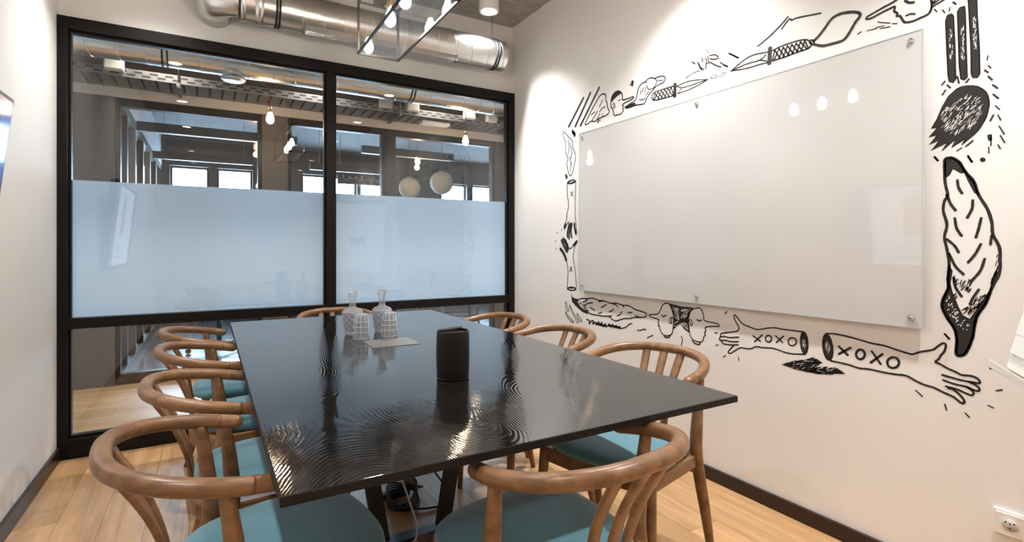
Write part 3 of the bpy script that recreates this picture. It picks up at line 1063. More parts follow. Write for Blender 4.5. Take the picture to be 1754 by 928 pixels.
def wood(name, dark, light, along=(1, 1, 1), scale=6.0, rough=0.4, bump=0.05, vary=0.25):
    """streaky wood: grain stretched along one object axis, tone varied per object"""
    m, nt, N, L, b = newmat(name)
    tc = N.new('ShaderNodeTexCoord'); oi = N.new('ShaderNodeObjectInfo')
    add = N.new('ShaderNodeVectorMath'); add.operation = 'ADD'
    mul = N.new('ShaderNodeVectorMath'); mul.operation = 'SCALE'; mul.inputs['Scale'].default_value = 37.0
    comb = N.new('ShaderNodeCombineXYZ')
    for i in range(3): L.new(oi.outputs['Random'], comb.inputs[i])
    L.new(comb.outputs[0], mul.inputs[0])
    L.new(tc.outputs['Object'], add.inputs[0]); L.new(mul.outputs[0], add.inputs[1])
    mp = N.new('ShaderNodeMapping'); mp.inputs['Scale'].default_value = along
    L.new(add.outputs[0], mp.inputs['Vector'])
    n1 = N.new('ShaderNodeTexNoise'); n1.inputs['Scale'].default_value = scale; n1.inputs['Detail'].default_value = 8; n1.inputs['Distortion'].default_value = 0.6
    n2 = N.new('ShaderNodeTexNoise'); n2.inputs['Scale'].default_value = scale * 6; n2.inputs['Detail'].default_value = 4
    L.new(mp.outputs[0], n1.inputs['Vector']); L.new(mp.outputs[0], n2.inputs['Vector'])
    ma = N.new('ShaderNodeMath'); ma.operation = 'MULTIPLY_ADD'; ma.inputs[1].default_value = 0.35
    L.new(n2.outputs['Fac'], ma.inputs[0]); L.new(n1.outputs['Fac'], ma.inputs[2])
    rp = N.new('ShaderNodeValToRGB')
    rp.color_ramp.elements[0].position = 0.45; rp.color_ramp.elements[0].color = (*dark, 1)
    rp.color_ramp.elements[1].position = 0.85; rp.color_ramp.elements[1].color = (*light, 1)
    L.new(ma.outputs[0], rp.inputs['Fac'])
    hsv = N.new('ShaderNodeHueSaturation')
    mr = N.new('ShaderNodeMapRange'); mr.inputs['To Min'].default_value = 1 - vary; mr.inputs['To Max'].default_value = 1 + vary * 0.6
    L.new(oi.outputs['Random'], mr.inputs['Value']); L.new(mr.outputs[0], hsv.inputs['Value'])
    L.new(rp.outputs['Color'], hsv.inputs['Color']); L.new(hsv.outputs[0], b.inputs['Base Color'])
    b.inputs['Roughness'].default_value = rough
    bp = N.new('ShaderNodeBump'); bp.inputs['Strength'].default_value = bump; bp.inputs['Distance'].default_value = 0.004
    L.new(ma.outputs[0], bp.inputs['Height']); L.new(bp.outputs['Normal'], b.inputs['Normal'])
    return m

def thin_glass(name, tint=(0.93, 0.97, 0.97), ior=1.5, rough=0.0, boost=1.0):
    m, nt, N, L, b = newmat(name)
    N.remove(b)
    out = N['Material Output']
    tr = N.new('ShaderNodeBsdfTransparent'); tr.inputs['Color'].default_value = (*tint, 1)
    gl = N.new('ShaderNodeBsdfAnisotropic'); gl.inputs['Roughness'].default_value = rough; gl.inputs['Color'].default_value = (1, 1, 1, 1)
    f0 = ((ior - 1) / (ior + 1)) ** 2                  # Schlick reflectance, same from both sides of the sheet
    fr = N.new('ShaderNodeLayerWeight'); fr.inputs['Blend'].default_value = 0.5
    pw_ = N.new('ShaderNodeMath'); pw_.operation = 'POWER'; pw_.inputs[1].default_value = 5.0
    ml = N.new('ShaderNodeMath'); ml.operation = 'MULTIPLY_ADD'; ml.inputs[1].default_value = (1 - f0) * 0.9; ml.inputs[2].default_value = f0 * 1.8 * boost; ml.use_clamp = True
    mx = N.new('ShaderNodeMixShader')
    L.new(fr.outputs['Facing'], pw_.inputs[0]); L.new(pw_.outputs[0], ml.inputs[0]); L.new(ml.outputs[0], mx.inputs[0])
    L.new(tr.outputs[0], mx.inputs[1]); L.new(gl.outputs[0], mx.inputs[2]); L.new(mx.outputs[0], out.inputs['Surface'])
    return m

class MB:
    """collects shapes; build() links them as one mesh object"""
    def __init__(s): s.v = []; s.f = []; s.sm = []
    def add(s, verts, faces, smooth=False, mat=None):
        k = len(s.v)
        for p in verts:
            p = Vector(p); s.v.append(tuple(mat @ p) if mat else tuple(p))
        for f in faces: s.f.append([k + i for i in f]); s.sm.append(smooth)
        return s
    def box(s, x0, x1, y0, y1, z0, z1, mat=None):
        v = [(x, y, z) for z in (z0, z1) for y in (y0, y1) for x in (x0, x1)]
        return s.add(v, [(0, 2, 3, 1), (4, 5, 7, 6), (0, 1, 5, 4), (2, 6, 7, 3), (0, 4, 6, 2), (1, 3, 7, 5)], mat=mat)
    def sweep(s, path, w, t=None, n=12, up=(0, 0, 1), power=2.0, cap='flat', smooth=True):
        """section w (sideways) x t (along up) radii per point, superellipse outline"""
        P = [Vector(p) for p in path]; m = len(P)
        W = w if isinstance(w, (list, tuple)) else [w] * m
        T = (t if isinstance(t, (list, tuple)) else [t] * m) if t is not None else W
        up = Vector(up); rings = []
        def ring(c, tg, rw, rt):
            side = tg.cross(up)
            if side.length < 1e-5: side = tg.cross(Vector((1, 0, 0)))
            side.normalize(); u2 = side.cross(tg).normalized(); r = []
            for k in range(n):
                a = 2 * PI * (k + 0.5) / n; ca, sa = math.cos(a), math.sin(a)
                e = 2.0 / power
                r.append(tuple(c + side * (rw * math.copysign(abs(ca) ** e, ca)) + u2 * (rt * math.copysign(abs(sa) ** e, sa))))
            return r
        tg = [(P[min(i + 1, m - 1)] - P[max(i - 1, 0)]).normalized() for i in range(m)]
        if cap == 'round':
            for q in (0.2, 0.6, 0.88): rings.append(ring(P[0] - tg[0] * (W[0] * math.sqrt(1 - q * q)), tg[0], W[0] * q, T[0] * q))
        for i in range(m): rings.append(ring(P[i], tg[i], W[i], T[i]))
        if cap == 'round':
            for q in (0.88, 0.6, 0.2): rings.append(ring(P[-1] + tg[-1] * (W[-1] * math.sqrt(1 - q * q)), tg[-1], W[-1] * q, T[-1] * q))
        v = [p for r in rings for p in r]; R = len(rings)
        f = [(i * n + k, i * n + (k + 1) % n, (i + 1) * n + (k + 1) % n, (i + 1) * n + k) for i in range(R - 1) for k in range(n)]
        s.add(v, f, smooth); k0 = len(s.v) - len(v)
        s.f.append([k0 + k for k in range(n)][::-1]); s.sm.append(False)
        s.f.append([k0 + (R - 1) * n + k for k in range(n)]); s.sm.append(False)
        return s
    def tube(s, path, r, n=10, cap='flat'):
        """round pipe with a transported frame, good for cables in any direction"""
        P = [Vector(p) for p in path]; m = len(P); Rr = r if isinstance(r, (list, tuple)) else [r] * m
        tg = [(P[min(i + 1, m - 1)] - P[max(i - 1, 0)]).normalized() for i in range(m)]
        side = tg[0].orthogonal().normalized(); v = []
        for i in range(m):
            side = (side - tg[i] * side.dot(tg[i])).normalized(); u = tg[i].cross(side)
            for k in range(n):
                a = 2 * PI * k / n; v.append(tuple(P[i] + (side * math.cos(a) + u * math.sin(a)) * Rr[i]))
        f = [(i * n + k, i * n + (k + 1) % n, (i + 1) * n + (k + 1) % n, (i + 1) * n + k) for i in range(m - 1) for k in range(n)]
        s.add(v, f, True); k0 = len(s.v) - len(v)
        s.f.append([k0 + k for k in range(n)][::-1]); s.sm.append(False)
        s.f.append([k0 + (m - 1) * n + k for k in range(n)]); s.sm.append(False)
        return s
    def cyl(s, p0, p1, r0, r1=None, n=20): return s.tube([p0, p1], [r0, r0 if r1 is None else r1], n)
    def lathe(s, prof, n=32, c=(0, 0, 0), rf=None, smooth=True, close=False):
        """profile [(r, z)] turned about Z at c; rf(angle, z) scales the radius"""
        v = []
        for (r, z) in prof:
            for k in range(n):
                a = 2 * PI * k / n; q = r * (rf(a, z) if rf else 1)
                v.append((c[0] + q * math.cos(a), c[1] + q * math.sin(a), c[2] + z))
        m = len(prof); f = [(i * n + k, i * n + (k + 1) % n, (i + 1) * n + (k + 1) % n, (i + 1) * n + k) for i in range(m - 1) for k in range(n)]
        s.add(v, f, smooth); k0 = len(s.v) - len(v)
        if not close:
            if prof[0][0] > 1e-4: s.f.append([k0 + k for k in range(n)][::-1]); s.sm.append(False)
            if prof[-1][0] > 1e-4: s.f.append([k0 + (m - 1) * n + k for k in range(n)]); s.sm.append(False)
        return s
    def prism(s, poly, z0, z1, mat=None):
        n = len(poly); v = [(x, y, z0) for x, y in poly] + [(x, y, z1) for x, y in poly]
        f = [list(range(n))[::-1], [n + i for i in range(n)]] + [[i, (i + 1) % n, n + (i + 1) % n, n + i] for i in range(n)]
        return s.add(v, f, mat=mat)
    def mesh(s, name, mat, bevel=0.0, seg=2):
        me = bpy.data.meshes.new(name); me.from_pydata(s.v, [], s.f)
        for p, q in zip(me.polygons, s.sm): p.use_smooth = q
        bm = bmesh.new(); bm.from_mesh(me)
        bmesh.ops.remove_doubles(bm, verts=bm.verts, dist=1e-6)
        bmesh.ops.recalc_face_normals(bm, faces=bm.faces)
        if bevel > 0:
            ed = [e for e in bm.edges if len(e.link_faces) == 2 and e.calc_face_angle(0) > 0.6]
            bmesh.ops.bevel(bm, geom=ed, offset=bevel, segments=seg, profile=0.6, affect='EDGES')
        bm.to_mesh(me); bm.free()
        me.materials.append(mat)
        return me
    def build(s, name, mat, parent=None, bevel=0.0, seg=2):
        return obj(name, s.mesh(name, mat, bevel, seg), parent)

def obj(name, me, parent=None):
    o = bpy.data.objects.new(name, me); COL.objects.link(o)
    if parent: o.parent = parent
    return o
def tag(o, label=None, cat=None, group=None, kind=None):
    if label: o['label'] = label
    if cat: o['category'] = cat
    if group: o['group'] = group
    if kind: o['kind'] = kind
    return o
def thing(name, label, cat, loc=(0, 0, 0), rz=0.0, group=None):
    o = bpy.data.objects.new(name, None); COL.objects.link(o)
    o.empty_display_size = 0.1; o.location = loc; o.rotation_euler = (0, 0, rz)
    return tag(o, label, cat, group)
def struct(name, mb, mat, label, bevel=0.0):
    return tag(mb.build(name, mat, None, bevel), label, kind='structure')
def copy_thing(root, label, loc, rz):
    r = root.copy(); COL.objects.link(r); r.location = loc; r.rotation_euler = (0, 0, rz); r['label'] = label
    for ch in root.children:
        c = ch.copy(); COL.objects.link(c); c.parent = r
        for g in ch.children:
            d = g.copy(); COL.objects.link(d); d.parent = c
    return r
def smooth_path(pts, k=6):
    P = [Vector(p) for p in pts]; out = []
    closed = (P[0] - P[-1]).length < 1e-6 and len(P) > 3
    for i in range(len(P) - 1):
        a = P[i - 1] if i > 0 else (P[-2] if closed else P[0] * 2 - P[1])
        b, c = P[i], P[i + 1]
        d = P[i + 2] if i + 2 < len(P) else (P[1] if closed else P[-1] * 2 - P[-2])
        for j in range(k):
            t = j / k
            out.append(0.5 * ((2 * b) + (c - a) * t + (2 * a - 5 * b + 4 * c - d) * t * t + (3 * b - a - 3 * c + d) * t ** 3))
    out.append(P[-1]); return out

# ================================================================== materials
M = {}
M['wall'] = plain('warm_white_plaster', (0.83, 0.815, 0.795), 0.75, noise=0.02, nscale=3, bump=0.04, bscale=35)
M['black_paint'] = plain('black_mural_paint', (0.012, 0.009, 0.008), 0.6, noise=0.2, nscale=30)
M['base'] = plain('dark_brown_skirting', (0.020, 0.009, 0.006), 0.35, noise=0.15)
M['frame'] = plain('dark_bronze_frame', (0.0065, 0.005, 0.0045), 0.42, spec=0.22, noise=0.1)
M['pane'] = thin_glass('clear_partition_glass', (0.90, 0.95, 0.96), 1.5, boost=1.3)
M['oak'] = wood('oak_floorboards', (0.37, 0.205, 0.088), (0.60, 0.365, 0.178), (1.0, 0.09, 1.0), 14, 0.42, 0.08, 0.16)
M['oak_x'] = wood('oak_floorboards_hall', (0.33, 0.20, 0.10), (0.52, 0.35, 0.20), (0.09, 1.0, 1.0), 14, 0.40, 0.08, 0.16)
M['gap'] = plain('dark_joint_filler', (0.10, 0.06, 0.035), 0.8, noise=0.1)
M['chairwood'] = wood('walnut_stained_beech', (0.130, 0.060, 0.023), (0.265, 0.135, 0.058), (6, 1.0, 6), 5, 0.33, 0.03, 0.08)
M['steel'] = plain('galvanised_duct_steel', (0.80, 0.795, 0.78), 0.28, metal=1.0, noise=0.06, nscale=5, bump=0.02, bscale=12)
M['steel_dull'] = plain('dull_galvanised_steel', (0.30, 0.30, 0.31), 0.45, metal=1.0, noise=0.12, nscale=9)
M['rubber'] = plain('black_rubber', (0.012, 0.012, 0.012), 0.6, noise=0.1)
M['black_steel'] = plain('black_powder_coated_steel', (0.008, 0.008, 0.009), 0.42, noise=0.15)
M['white_enamel'] = plain('white_enamel', (0.80, 0.78, 0.75), 0.4, noise=0.02)
M['chrome'] = plain('polished_chrome', (0.72, 0.72, 0.74), 0.12, metal=1.0, noise=0.03)
M['dark_void'] = plain('black_ceiling_paint', (0.012, 0.011, 0.011), 0.85, noise=0.2)
M['beige'] = plain('beige_hall_plaster', (0.72, 0.64, 0.57), 0.75, noise=0.03, bump=0.03)
M['grey_panel'] = plain('grey_brown_panel', (0.115, 0.10, 0.088), 0.55, noise=0.1)
M['hallwall'] = plain('grey_hall_plaster', (0.52, 0.54, 0.57), 0.75, noise=0.04, bump=0.03)
M['lamp_on'] = plain('lit_lamp_lens', (1, 1, 1), 0.5, emit=(1.0, 0.93, 0.84), estr=14.0)
M['bulb_on'] = plain('lit_bulb_glass', (1, 1, 1), 0.3, emit=(1.0, 0.88, 0.75), estr=190.0)
M['bulb_amber'] = plain('lit_amber_bulb', (1, 1, 1), 0.3, emit=(1.0, 0.62, 0.34), estr=9.0)
M['clear'] = thin_glass('thin_clear_glass', (0.97, 0.98, 0.97), 1.45)
M['brass'] = plain('brass_lamp_holder', (0.55, 0.40, 0.20), 0.3, metal=1.0, noise=0.05)

def concrete():
    m, nt, N, L, b = newmat('board_marked_concrete')
    tc = N.new('ShaderNodeTexCoord'); oi = N.new('ShaderNodeObjectInfo')
    mp = N.new('ShaderNodeMapping'); mp.inputs['Scale'].default_value = (2.0, 22.0, 6.0)
    L.new(tc.outputs['Object'], mp.inputs['Vector'])
    n = N.new('ShaderNodeTexNoise'); n.inputs['Scale'].default_value = 3.0; n.inputs['Detail'].default_value = 9; n.inputs['Roughness'].default_value = 0.7
    n.noise_dimensions = '4D'; ml = N.new('ShaderNodeMath'); ml.operation = 'MULTIPLY'; ml.inputs[1].default_value = 40
    L.new(oi.outputs['Random'], ml.inputs[0]); L.new(ml.outputs[0], n.inputs['W']); L.new(mp.outputs[0], n.inputs['Vector'])
    rp = N.new('ShaderNodeValToRGB'); rp.color_ramp.elements[0].position = 0.3; rp.color_ramp.elements[0].color = (0.20, 0.18, 0.155, 1)
    rp.color_ramp.elements[1].position = 0.72; rp.color_ramp.elements[1].color = (0.58, 0.54, 0.49, 1)
    L.new(n.outputs['Fac'], rp.inputs['Fac']); L.new(rp.outputs[0], b.inputs['Base Color'])
    b.inputs['Roughness'].default_value = 0.85
    bp = N.new('ShaderNodeBump'); bp.inputs['Strength'].default_value = 0.6; bp.inputs['Distance'].default_value = 0.01
    L.new(n.outputs['Fac'], bp.inputs['Height']); L.new(bp.outputs['Normal'], b.inputs['Normal'])
    return m
M['concrete'] = concrete()

def frosted():
    """etched film: scatters what comes through and what falls on it, with a smooth glass face"""
    m, nt, N, L, b = newmat('frosted_glass_film')
    N.remove(b); out = N['Material Output']
    d = N.new('ShaderNodeBsdfDiffuse'); d.inputs['Color'].default_value = (0.50, 0.59, 0.67, 1)
    t = N.new('ShaderNodeBsdfTranslucent'); t.inputs['Color'].default_value = (0.58, 0.72, 0.86, 1)
    r = N.new('ShaderNodeBsdfRefraction'); r.inputs['Roughness'].default_value = 0.45; r.inputs['IOR'].default_value = 1.02; r.inputs['Color'].default_value = (0.85, 0.92, 0.97, 1)
    m1 = N.new('ShaderNodeMixShader'); m1.inputs[0].default_value = 0.58; L.new(d.outputs[0], m1.inputs[1]); L.new(t.outputs[0], m1.inputs[2])
    m2 = N.new('ShaderNodeMixShader'); m2.inputs[0].default_value = 0.0; L.new(m1.outputs[0], m2.inputs[1]); L.new(r.outputs[0], m2.inputs[2])
    L.new(m2.outputs[0], out.inputs['Surface'])
    return m
M['frost'] = frosted()

def black_oak():
    """black stained open-grain oak: cathedral grain of several veneer leaves as relief"""
    m, nt, N, L, b = newmat('black_stained_oak')
    tc = N.new('ShaderNodeTexCoord'); sep = N.new('ShaderNodeSeparateXYZ'); L.new(tc.outputs['Object'], sep.inputs[0])
    def math_(op, a=None, c=None, va=None, vc=None):
        n = N.new('ShaderNodeMath'); n.operation = op
        if a is not None: L.new(a, n.inputs[0])
        elif va is not None: n.inputs[0].default_value = va
        if c is not None: L.new(c, n.inputs[1])
        elif vc is not None: n.inputs[1].default_value = vc
        return n.outputs[0]
    # leaf index and offset inside the leaf
    u = math_('DIVIDE', sep.outputs['X'], vc=0.283)
    fl = math_('FLOOR', u); fx = math_('MULTIPLY', math_('SUBTRACT', math_('SUBTRACT', u, fl), vc=0.5), vc=0.283)
    cmb = N.new('ShaderNodeCombineXYZ'); L.new(math_('MULTIPLY', fl, vc=7.31), cmb.inputs[0]); L.new(math_('MULTIPLY', sep.outputs['Y'], vc=1.0), cmb.inputs[1])
    nz = N.new('ShaderNodeTexNoise'); nz.inputs['Scale'].default_value = 0.8; nz.inputs['Detail'].default_value = 1.5; L.new(cmb.outputs[0], nz.inputs['Vector'])
    depth = math_('MULTIPLY', math_('SUBTRACT', nz.outputs['Fac'], vc=0.32), vc=0.55)
    wob = N.new('ShaderNodeTexNoise'); wob.inputs['Scale'].default_value = 7.0; wob.inputs['Detail'].default_value = 3; L.new(tc.outputs['Object'], wob.inputs['Vector'])
    fx2 = math_('ADD', fx, math_('MULTIPLY', math_('SUBTRACT', wob.outputs['Fac'], vc=0.5), vc=0.035))
    r = math_('SQRT', math_('ADD', math_('MULTIPLY', fx2, fx2), math_('MULTIPLY', depth, depth)))
    ph = math_('MULTIPLY', r, vc=1350.0)
    wv = math_('SINE', ph)
    pore = N.new('ShaderNodeTexNoise'); pore.inputs['Scale'].default_value = 90; pore.inputs['Detail'].default_value = 4
    mp = N.new('ShaderNodeMapping'); mp.inputs['Scale'].default_value = (1.0, 0.18, 1.0); L.new(tc.outputs['Object'], mp.inputs['Vector']); L.new(mp.outputs[0], pore.inputs['Vector'])
    hgt = math_('ADD', math_('MULTIPLY', wv, vc=0.5), math_('MULTIPLY', pore.outputs['Fac'], vc=1.3))
    bp = N.new('ShaderNodeBump'); bp.inputs['Strength'].default_value = 0.075; bp.inputs['Distance'].default_value = 0.0016
    L.new(hgt, bp.inputs['Height']); L.new(bp.outputs['Normal'], b.inputs['Normal'])
    rp = N.new('ShaderNodeValToRGB'); rp.color_ramp.elements[0].color = (0.004, 0.0035, 0.003, 1); rp.color_ramp.elements[1].color = (0.011, 0.009, 0.008, 1)
    L.new(pore.outputs['Fac'], rp.inputs[0]); L.new(rp.outputs[0], b.inputs['Base Color'])
    b.inputs['Roughness'].default_value = 0.07
    b.inputs['Coat Weight'].default_value = 0.35; b.inputs['Coat Roughness'].default_value = 0.05; L.new(bp.outputs['Normal'], b.inputs['Coat Normal'])
    b.inputs['Specular IOR Level'].default_value = 0.5
    return m
M['black_oak'] = black_oak()
M['velvet'] = plain('teal_velvet', (0.066, 0.220, 0.275), 0.85, noise=0.16, nscale=9, bump=0.15, bscale=160, sheen=0.55)
def crystal():
    m, nt, N, L, b = newmat('cut_crystal_glass')
    b.inputs['Transmission Weight'].default_value = 1.0; b.inputs['IOR'].default_value = 1.46; b.inputs['Roughness'].default_value = 0.03
    t = N.new('ShaderNodeBsdfTranslucent'); t.inputs['Color'].default_value = (0.95, 0.96, 0.98, 1)
    d = N.new('ShaderNodeBsdfDiffuse'); d.inputs['Color'].default_value = (0.95, 0.96, 0.98, 1)
    tr = N.new('ShaderNodeBsdfTransparent')
    td = N.new('ShaderNodeMixShader'); L.new(t.outputs[0], td.inputs[1]); L.new(d.outputs[0], td.inputs[2])
    m1 = N.new('ShaderNodeMixShader'); m1.inputs[0].default_value = 0.30; L.new(b.outputs[0], m1.inputs[1]); L.new(tr.outputs[0], m1.inputs[2])
    mx = N.new('ShaderNodeMixShader'); mx.inputs[0].default_value = 0.22; L.new(m1.outputs[0], mx.inputs[1]); L.new(td.outputs[0], mx.inputs[2])
    L.new(mx.outputs[0], N['Material Output'].inputs['Surface'])
    return m
M['glass'] = crystal()
M['ridge'] = plain('polished_cut_ridge', (0.92, 0.93, 0.95), 0.15, spec=0.8, noise=0.02)

# ================================================================== the room
def boards(parent, x0, x1, y0, y1, wid, lengths, mat, along, seed, z=0.0, th=0.012):
    """separate floorboards, staggered butt joints, narrow open seams"""
    rnd = random.Random(seed); cache = {}
    a0, a1, b0, b1 = (x0, x1, y0, y1) if along == 'y' else (y0, y1, x0, x1)
    n = int(math.ceil((a1 - a0) / wid))
    for i in range(n):
        p0 = a0 + i * wid; p1 = min(p0 + wid, a1); q = b0 - rnd.uniform(0, 1.0)
        while q < b1 - 0.02:
            l = rnd.choice(lengths); c0 = max(q, b0); c1 = min(q + l, b1); q += l
            if c1 - c0 < 0.05: continue
            key = (round(p1 - p0, 3), round(c1 - c0, 3))
            if key not in cache:
                w, l2 = key; mb = MB()
                if along == 'y': mb.box(0.0004, w - 0.0004, 0.0004, l2 - 0.0004, -th, 0)
                else: mb.box(0.0008, l2 - 0.0008, 0.0008, w - 0.0008, -th, 0)
                cache[key] = mb.mesh('floorboard', mat, 0.0007, 1)
            o = obj('floorboard', cache[key], parent)
            o.location = (p0, c0, z) if along == 'y' else (c0, p0, z)

fl = struct('floor', MB().box(XL - 0.1, XR + 0.1, YF - 0.1, YB + 0.02, -0.10, -0.012), M['gap'], 'pale oak plank floor of the meeting room')
boards(fl, XL, XR, YF, YB + 0.02, 0.158, [1.1, 1.45, 1.8, 2.1], M['oak'], 'y', 3)

WT = 0.12
struct('wall_left', MB().box(XL - WT, XL, YF - WT, YB + 0.10, -0.1, ZC + 0.1), M['wall'], 'warm white plastered wall with the television')
struct('wall_right', MB().box(XR, XR + WT, YF - WT, YB + 0.10, -0.1, ZC + 0.1), M['wall'], 'white wall carrying the black mural and the glass board')
struct('wall_front', MB().box(XL - WT, XR + WT, YF - WT, YF, -0.1, ZC + 0.1), M['wall'], 'white wall behind the viewer')
struct('wall_back', MB().box(XL, XR, YB, YB + 0.10, 2.385, ZC + 0.1), M['wall'], 'white wall strip above the glass partition')
ce = struct('ceiling', MB().box(XL, XR, YF, YB, ZC + 0.012, ZC + 0.12), M['concrete'], 'board-marked concrete ceiling over the meeting room')
rnd = random.Random(8); k = 0; yy = YF
while yy < YB:
    w = min(rnd.choice([0.09, 0.11, 0.13]), YB - yy)
    d = rnd.uniform(0.0, 0.007)
    MB().box(XL, XR, yy + 0.001, yy + w - 0.001, ZC - 0.004 + d, ZC + 0.013).build('formwork_strip', M['concrete'], ce)
    yy += w
def skirting(name, mb, label): struct(name, mb, M['base'], label, 0.002)
skirting('baseboard_left', MB().box(XL, XL + 0.016, YF, YB - 0.03, 0.0, 0.072), 'dark brown skirting along the left wall')
skirting('baseboard_right', MB().box(XR - 0.016, XR, YF, YB - 0.03, 0.0, 0.062), 'dark brown skirting below the mural')
skirting('baseboard_front', MB().box(XL, XR, YF, YF + 0.016, 0.0, 0.065), 'dark brown skirting behind the viewer')

# ------------------------------------------------------------------ glass partition
gp = tag(bpy.data.objects.new('window_1', None), 'dark framed glass partition with a frosted band between room and corridor', kind='structure')
COL.objects.link(gp); gp.location = (0, YB, 0)
FD0, FD1 = -0.035, 0.06          # frame depth
def bar(x0, x1, z0, z1, name='frame_bar', d0=FD0, d1=FD1):
    return MB().box(x0, x1, d0, d1, z0, z1).build(name, M['frame'], gp, 0.003)
XI0, XM0, XM1, XI1 = -0.655, 0.678, 0.734, 2.085
bar(XL, XI0, 0.0, 2.385); bar(XI1, XR, 0.0, 2.385)
bar(XI0, XI1, 2.318, 2.385); bar(XI0, XI1, 0.0, 0.105)
bar(XM0, XM1, 0.105, 2.318)
for a, b in ((XI0, XM0), (XM1, XI1)):
    bar(a, b, 0.700, 0.758)
    bar(a, b, 0.105, 0.122, 'glazing_bead', -0.012, 0.03)
    bar(a, b, 2.304, 2.318, 'glazing_bead', -0.012, 0.03)
    bar(a, a + 0.012, 0.122, 0.700, 'glazing_bead', -0.012, 0.03)
    bar(b - 0.012, b, 0.122, 0.700, 'glazing_bead', -0.012, 0.03)
    bar(a, a + 0.012, 0.758, 2.304, 'glazing_bead', -0.012, 0.03)
    bar(b - 0.012, b, 0.758, 2.304, 'glazing_bead', -0.012, 0.03)
    v = [(a, 0.012, 0.10), (b, 0.012, 0.10), (b, 0.012, 0.72), (a, 0.012, 0.72)]
    tag(MB().add(v, [(0, 1, 2, 3)]).build('pane', M['pane'], gp), 'clear lower glass pane')
    v = [(a, 0.012, 0.74), (b, 0.012, 0.74), (b, 0.012, 2.31), (a, 0.012, 2.31)]
    tag(MB().add(v, [(0, 1, 2, 3)]).build('pane', M['pane'], gp), 'clear upper glass pane')
    fz = 1.510
    v = [(a, 0.016, 0.755), (b, 0.016, 0.755), (b, 0.016, fz), (a, 0.016, fz)]
    tag(MB().add(v, [(0, 1, 2, 3)]).build('frosted_film', M['frost'], gp), 'pale blue-grey frosted band')

# ------------------------------------------------------------------ downlights of the room
def downlight(x, y, label, k=1.0):
    t = thing('ceiling_downlight', label, 'downlight', (x, y, ZC), 0, 'white cylinder downlights')
    r = 0.070; h = 0.145
    MB().lathe([(r * 0.80, -h + 0.012), (r * 0.80, -h), (r * 0.97, -h), (r, -h + 0.003), (r, -0.004), (r * 0.9, 0.0)], 40).build('housing', M['white_enamel'], t)
    MB().lathe([(0.0001, -h + 0.008), (r * 0.78, -h + 0.008), (r * 0.78, -h + 0.011), (0.0001, -h + 0.011)], 32).build('lens', M['lamp_on'], t)
    ld = bpy.data.lights.new('downlight_beam', 'SPOT'); ld.energy = SPOT_W * k; ld.color = SPOT_COL
    ld.spot_size = math.radians(112); ld.spot_blend = 0.9; ld.shadow_soft_size = 0.045
    lo = bpy.data.objects.new('downlight_beam', ld); COL.objects.link(lo); lo.parent = t; lo.location = (0, 0, -h - 0.005)
for x, sx in ((-0.26, 'the television wall'), (1.69, 'the mural wall')):
    for y, sy in ((3.21, 'nearest the glass partition'), (1.78, 'second from the glass partition'), (0.38, 'third from the glass partition'), (-1.05, 'farthest from the glass partition')):
        downlight(x, y, f'white cylinder ceiling downlight along {sx}, {sy}', 0.58 if x < 0 else 1.12)

# ------------------------------------------------------------------ spiral duct on the back wall
def spiral_duct(t, x0, x1, r, pitch=0.085, helix=True):
    body = MB().lathe([(r, x0), (r, x1)], 48, close=True)
    body.v = [(z, y, x) for (x, y, z) in body.v]
    body.build('duct_pipe', M['steel'], t)
    if helix:
        n = int((x1 - x0) / pitch * 28); pts = []
        for i in range(n + 1):
            a = i / 28 * 2 * PI; pts.append((x0 + (x1 - x0) * i / n, (r + 0.0004) * math.cos(a), (r + 0.0004) * math.sin(a)))
        MB().tube(pts, 0.0030, 6).build('spiral_seam', M['steel'], t)
def duct_band(t, x, r, name='duct_clamp', mat='rubber', w=0.006, e=0.004):
    b = MB().lathe([(r, x - w), (r + e, x - w), (r + e, x + w), (r, x + w)], 48, close=True)
    b.v = [(z, y, q) for (q, y, z) in b.v]
    return b.build(name, M[mat], t)
DR = 0.108; DY, DZ = 3.40, 2.572
t = thing('ventilation_duct', 'shiny spiral steel duct with elbow running above the glass partition', 'duct', (0, DY, DZ))
spiral_duct(t, 0.16, 1.90, DR, 0.125)
cap = MB().lathe([(0.0001, 1.902), (DR * 0.93, 1.902), (DR * 0.98, 1.894), (DR * 1.003, 1.885), (DR * 1.003, 1.84)], 48, close=True); cap.v = [(z, y, x) for (x, y, z) in cap.v]
cap.build('end_cap', M['steel'], t)
duct_band(t, 1.808, DR, 'duct_clamp'); duct_band(t, 1.828, DR, 'duct_clamp')
duct_band(t, 0.345, DR, 'duct_clamp'); duct_band(t, 0.362, DR, 'duct_clamp')
duct_band(t, 0.255, DR, 'duct_collar', 'steel', 0.02, 0.006); duct_band(t, 0.17, DR * 0.98, 'duct_collar', 'steel', 0.012, 0.006)
el = []
for i in range(13):
    a = i / 12 * PI / 2; el.append((0.16 - 0.13 * math.sin(a), 0.13 * (1 - math.cos(a)), 0.0))
el.append((0.03, 0.25, 0.0))
MB().tube(el, DR * 0.86, 40).build('elbow', M['steel'], t)
for i in range(4):
    y = -0.066 + i * 0.015
    MB().box(0.507, 1.493, y, y + 0.008, -DR - 0.016, -DR + 0.028).build('slot_vane', M['steel'], t, 0.001)
for x in (0.50, 1.50):
    MB().box(x - 0.006, x + 0.006, -0.068, -0.011, -DR - 0.017, -DR + 0.03).build('diffuser_end', M['steel_dull'], t, 0.001)
for x in (1.818, 0.353):
    MB().cyl((x, 0, DR), (x, 0, ZC - DZ), 0.004, n=8).build('hanger_rod', M['steel_dull'], t)
    MB().lathe([(0.012, 0.0), (0.02, 0.012), (0.02, 0.02)], 12, (x, 0, ZC - DZ - 0.022)).build('ceiling_anchor', M['steel_dull'], t)

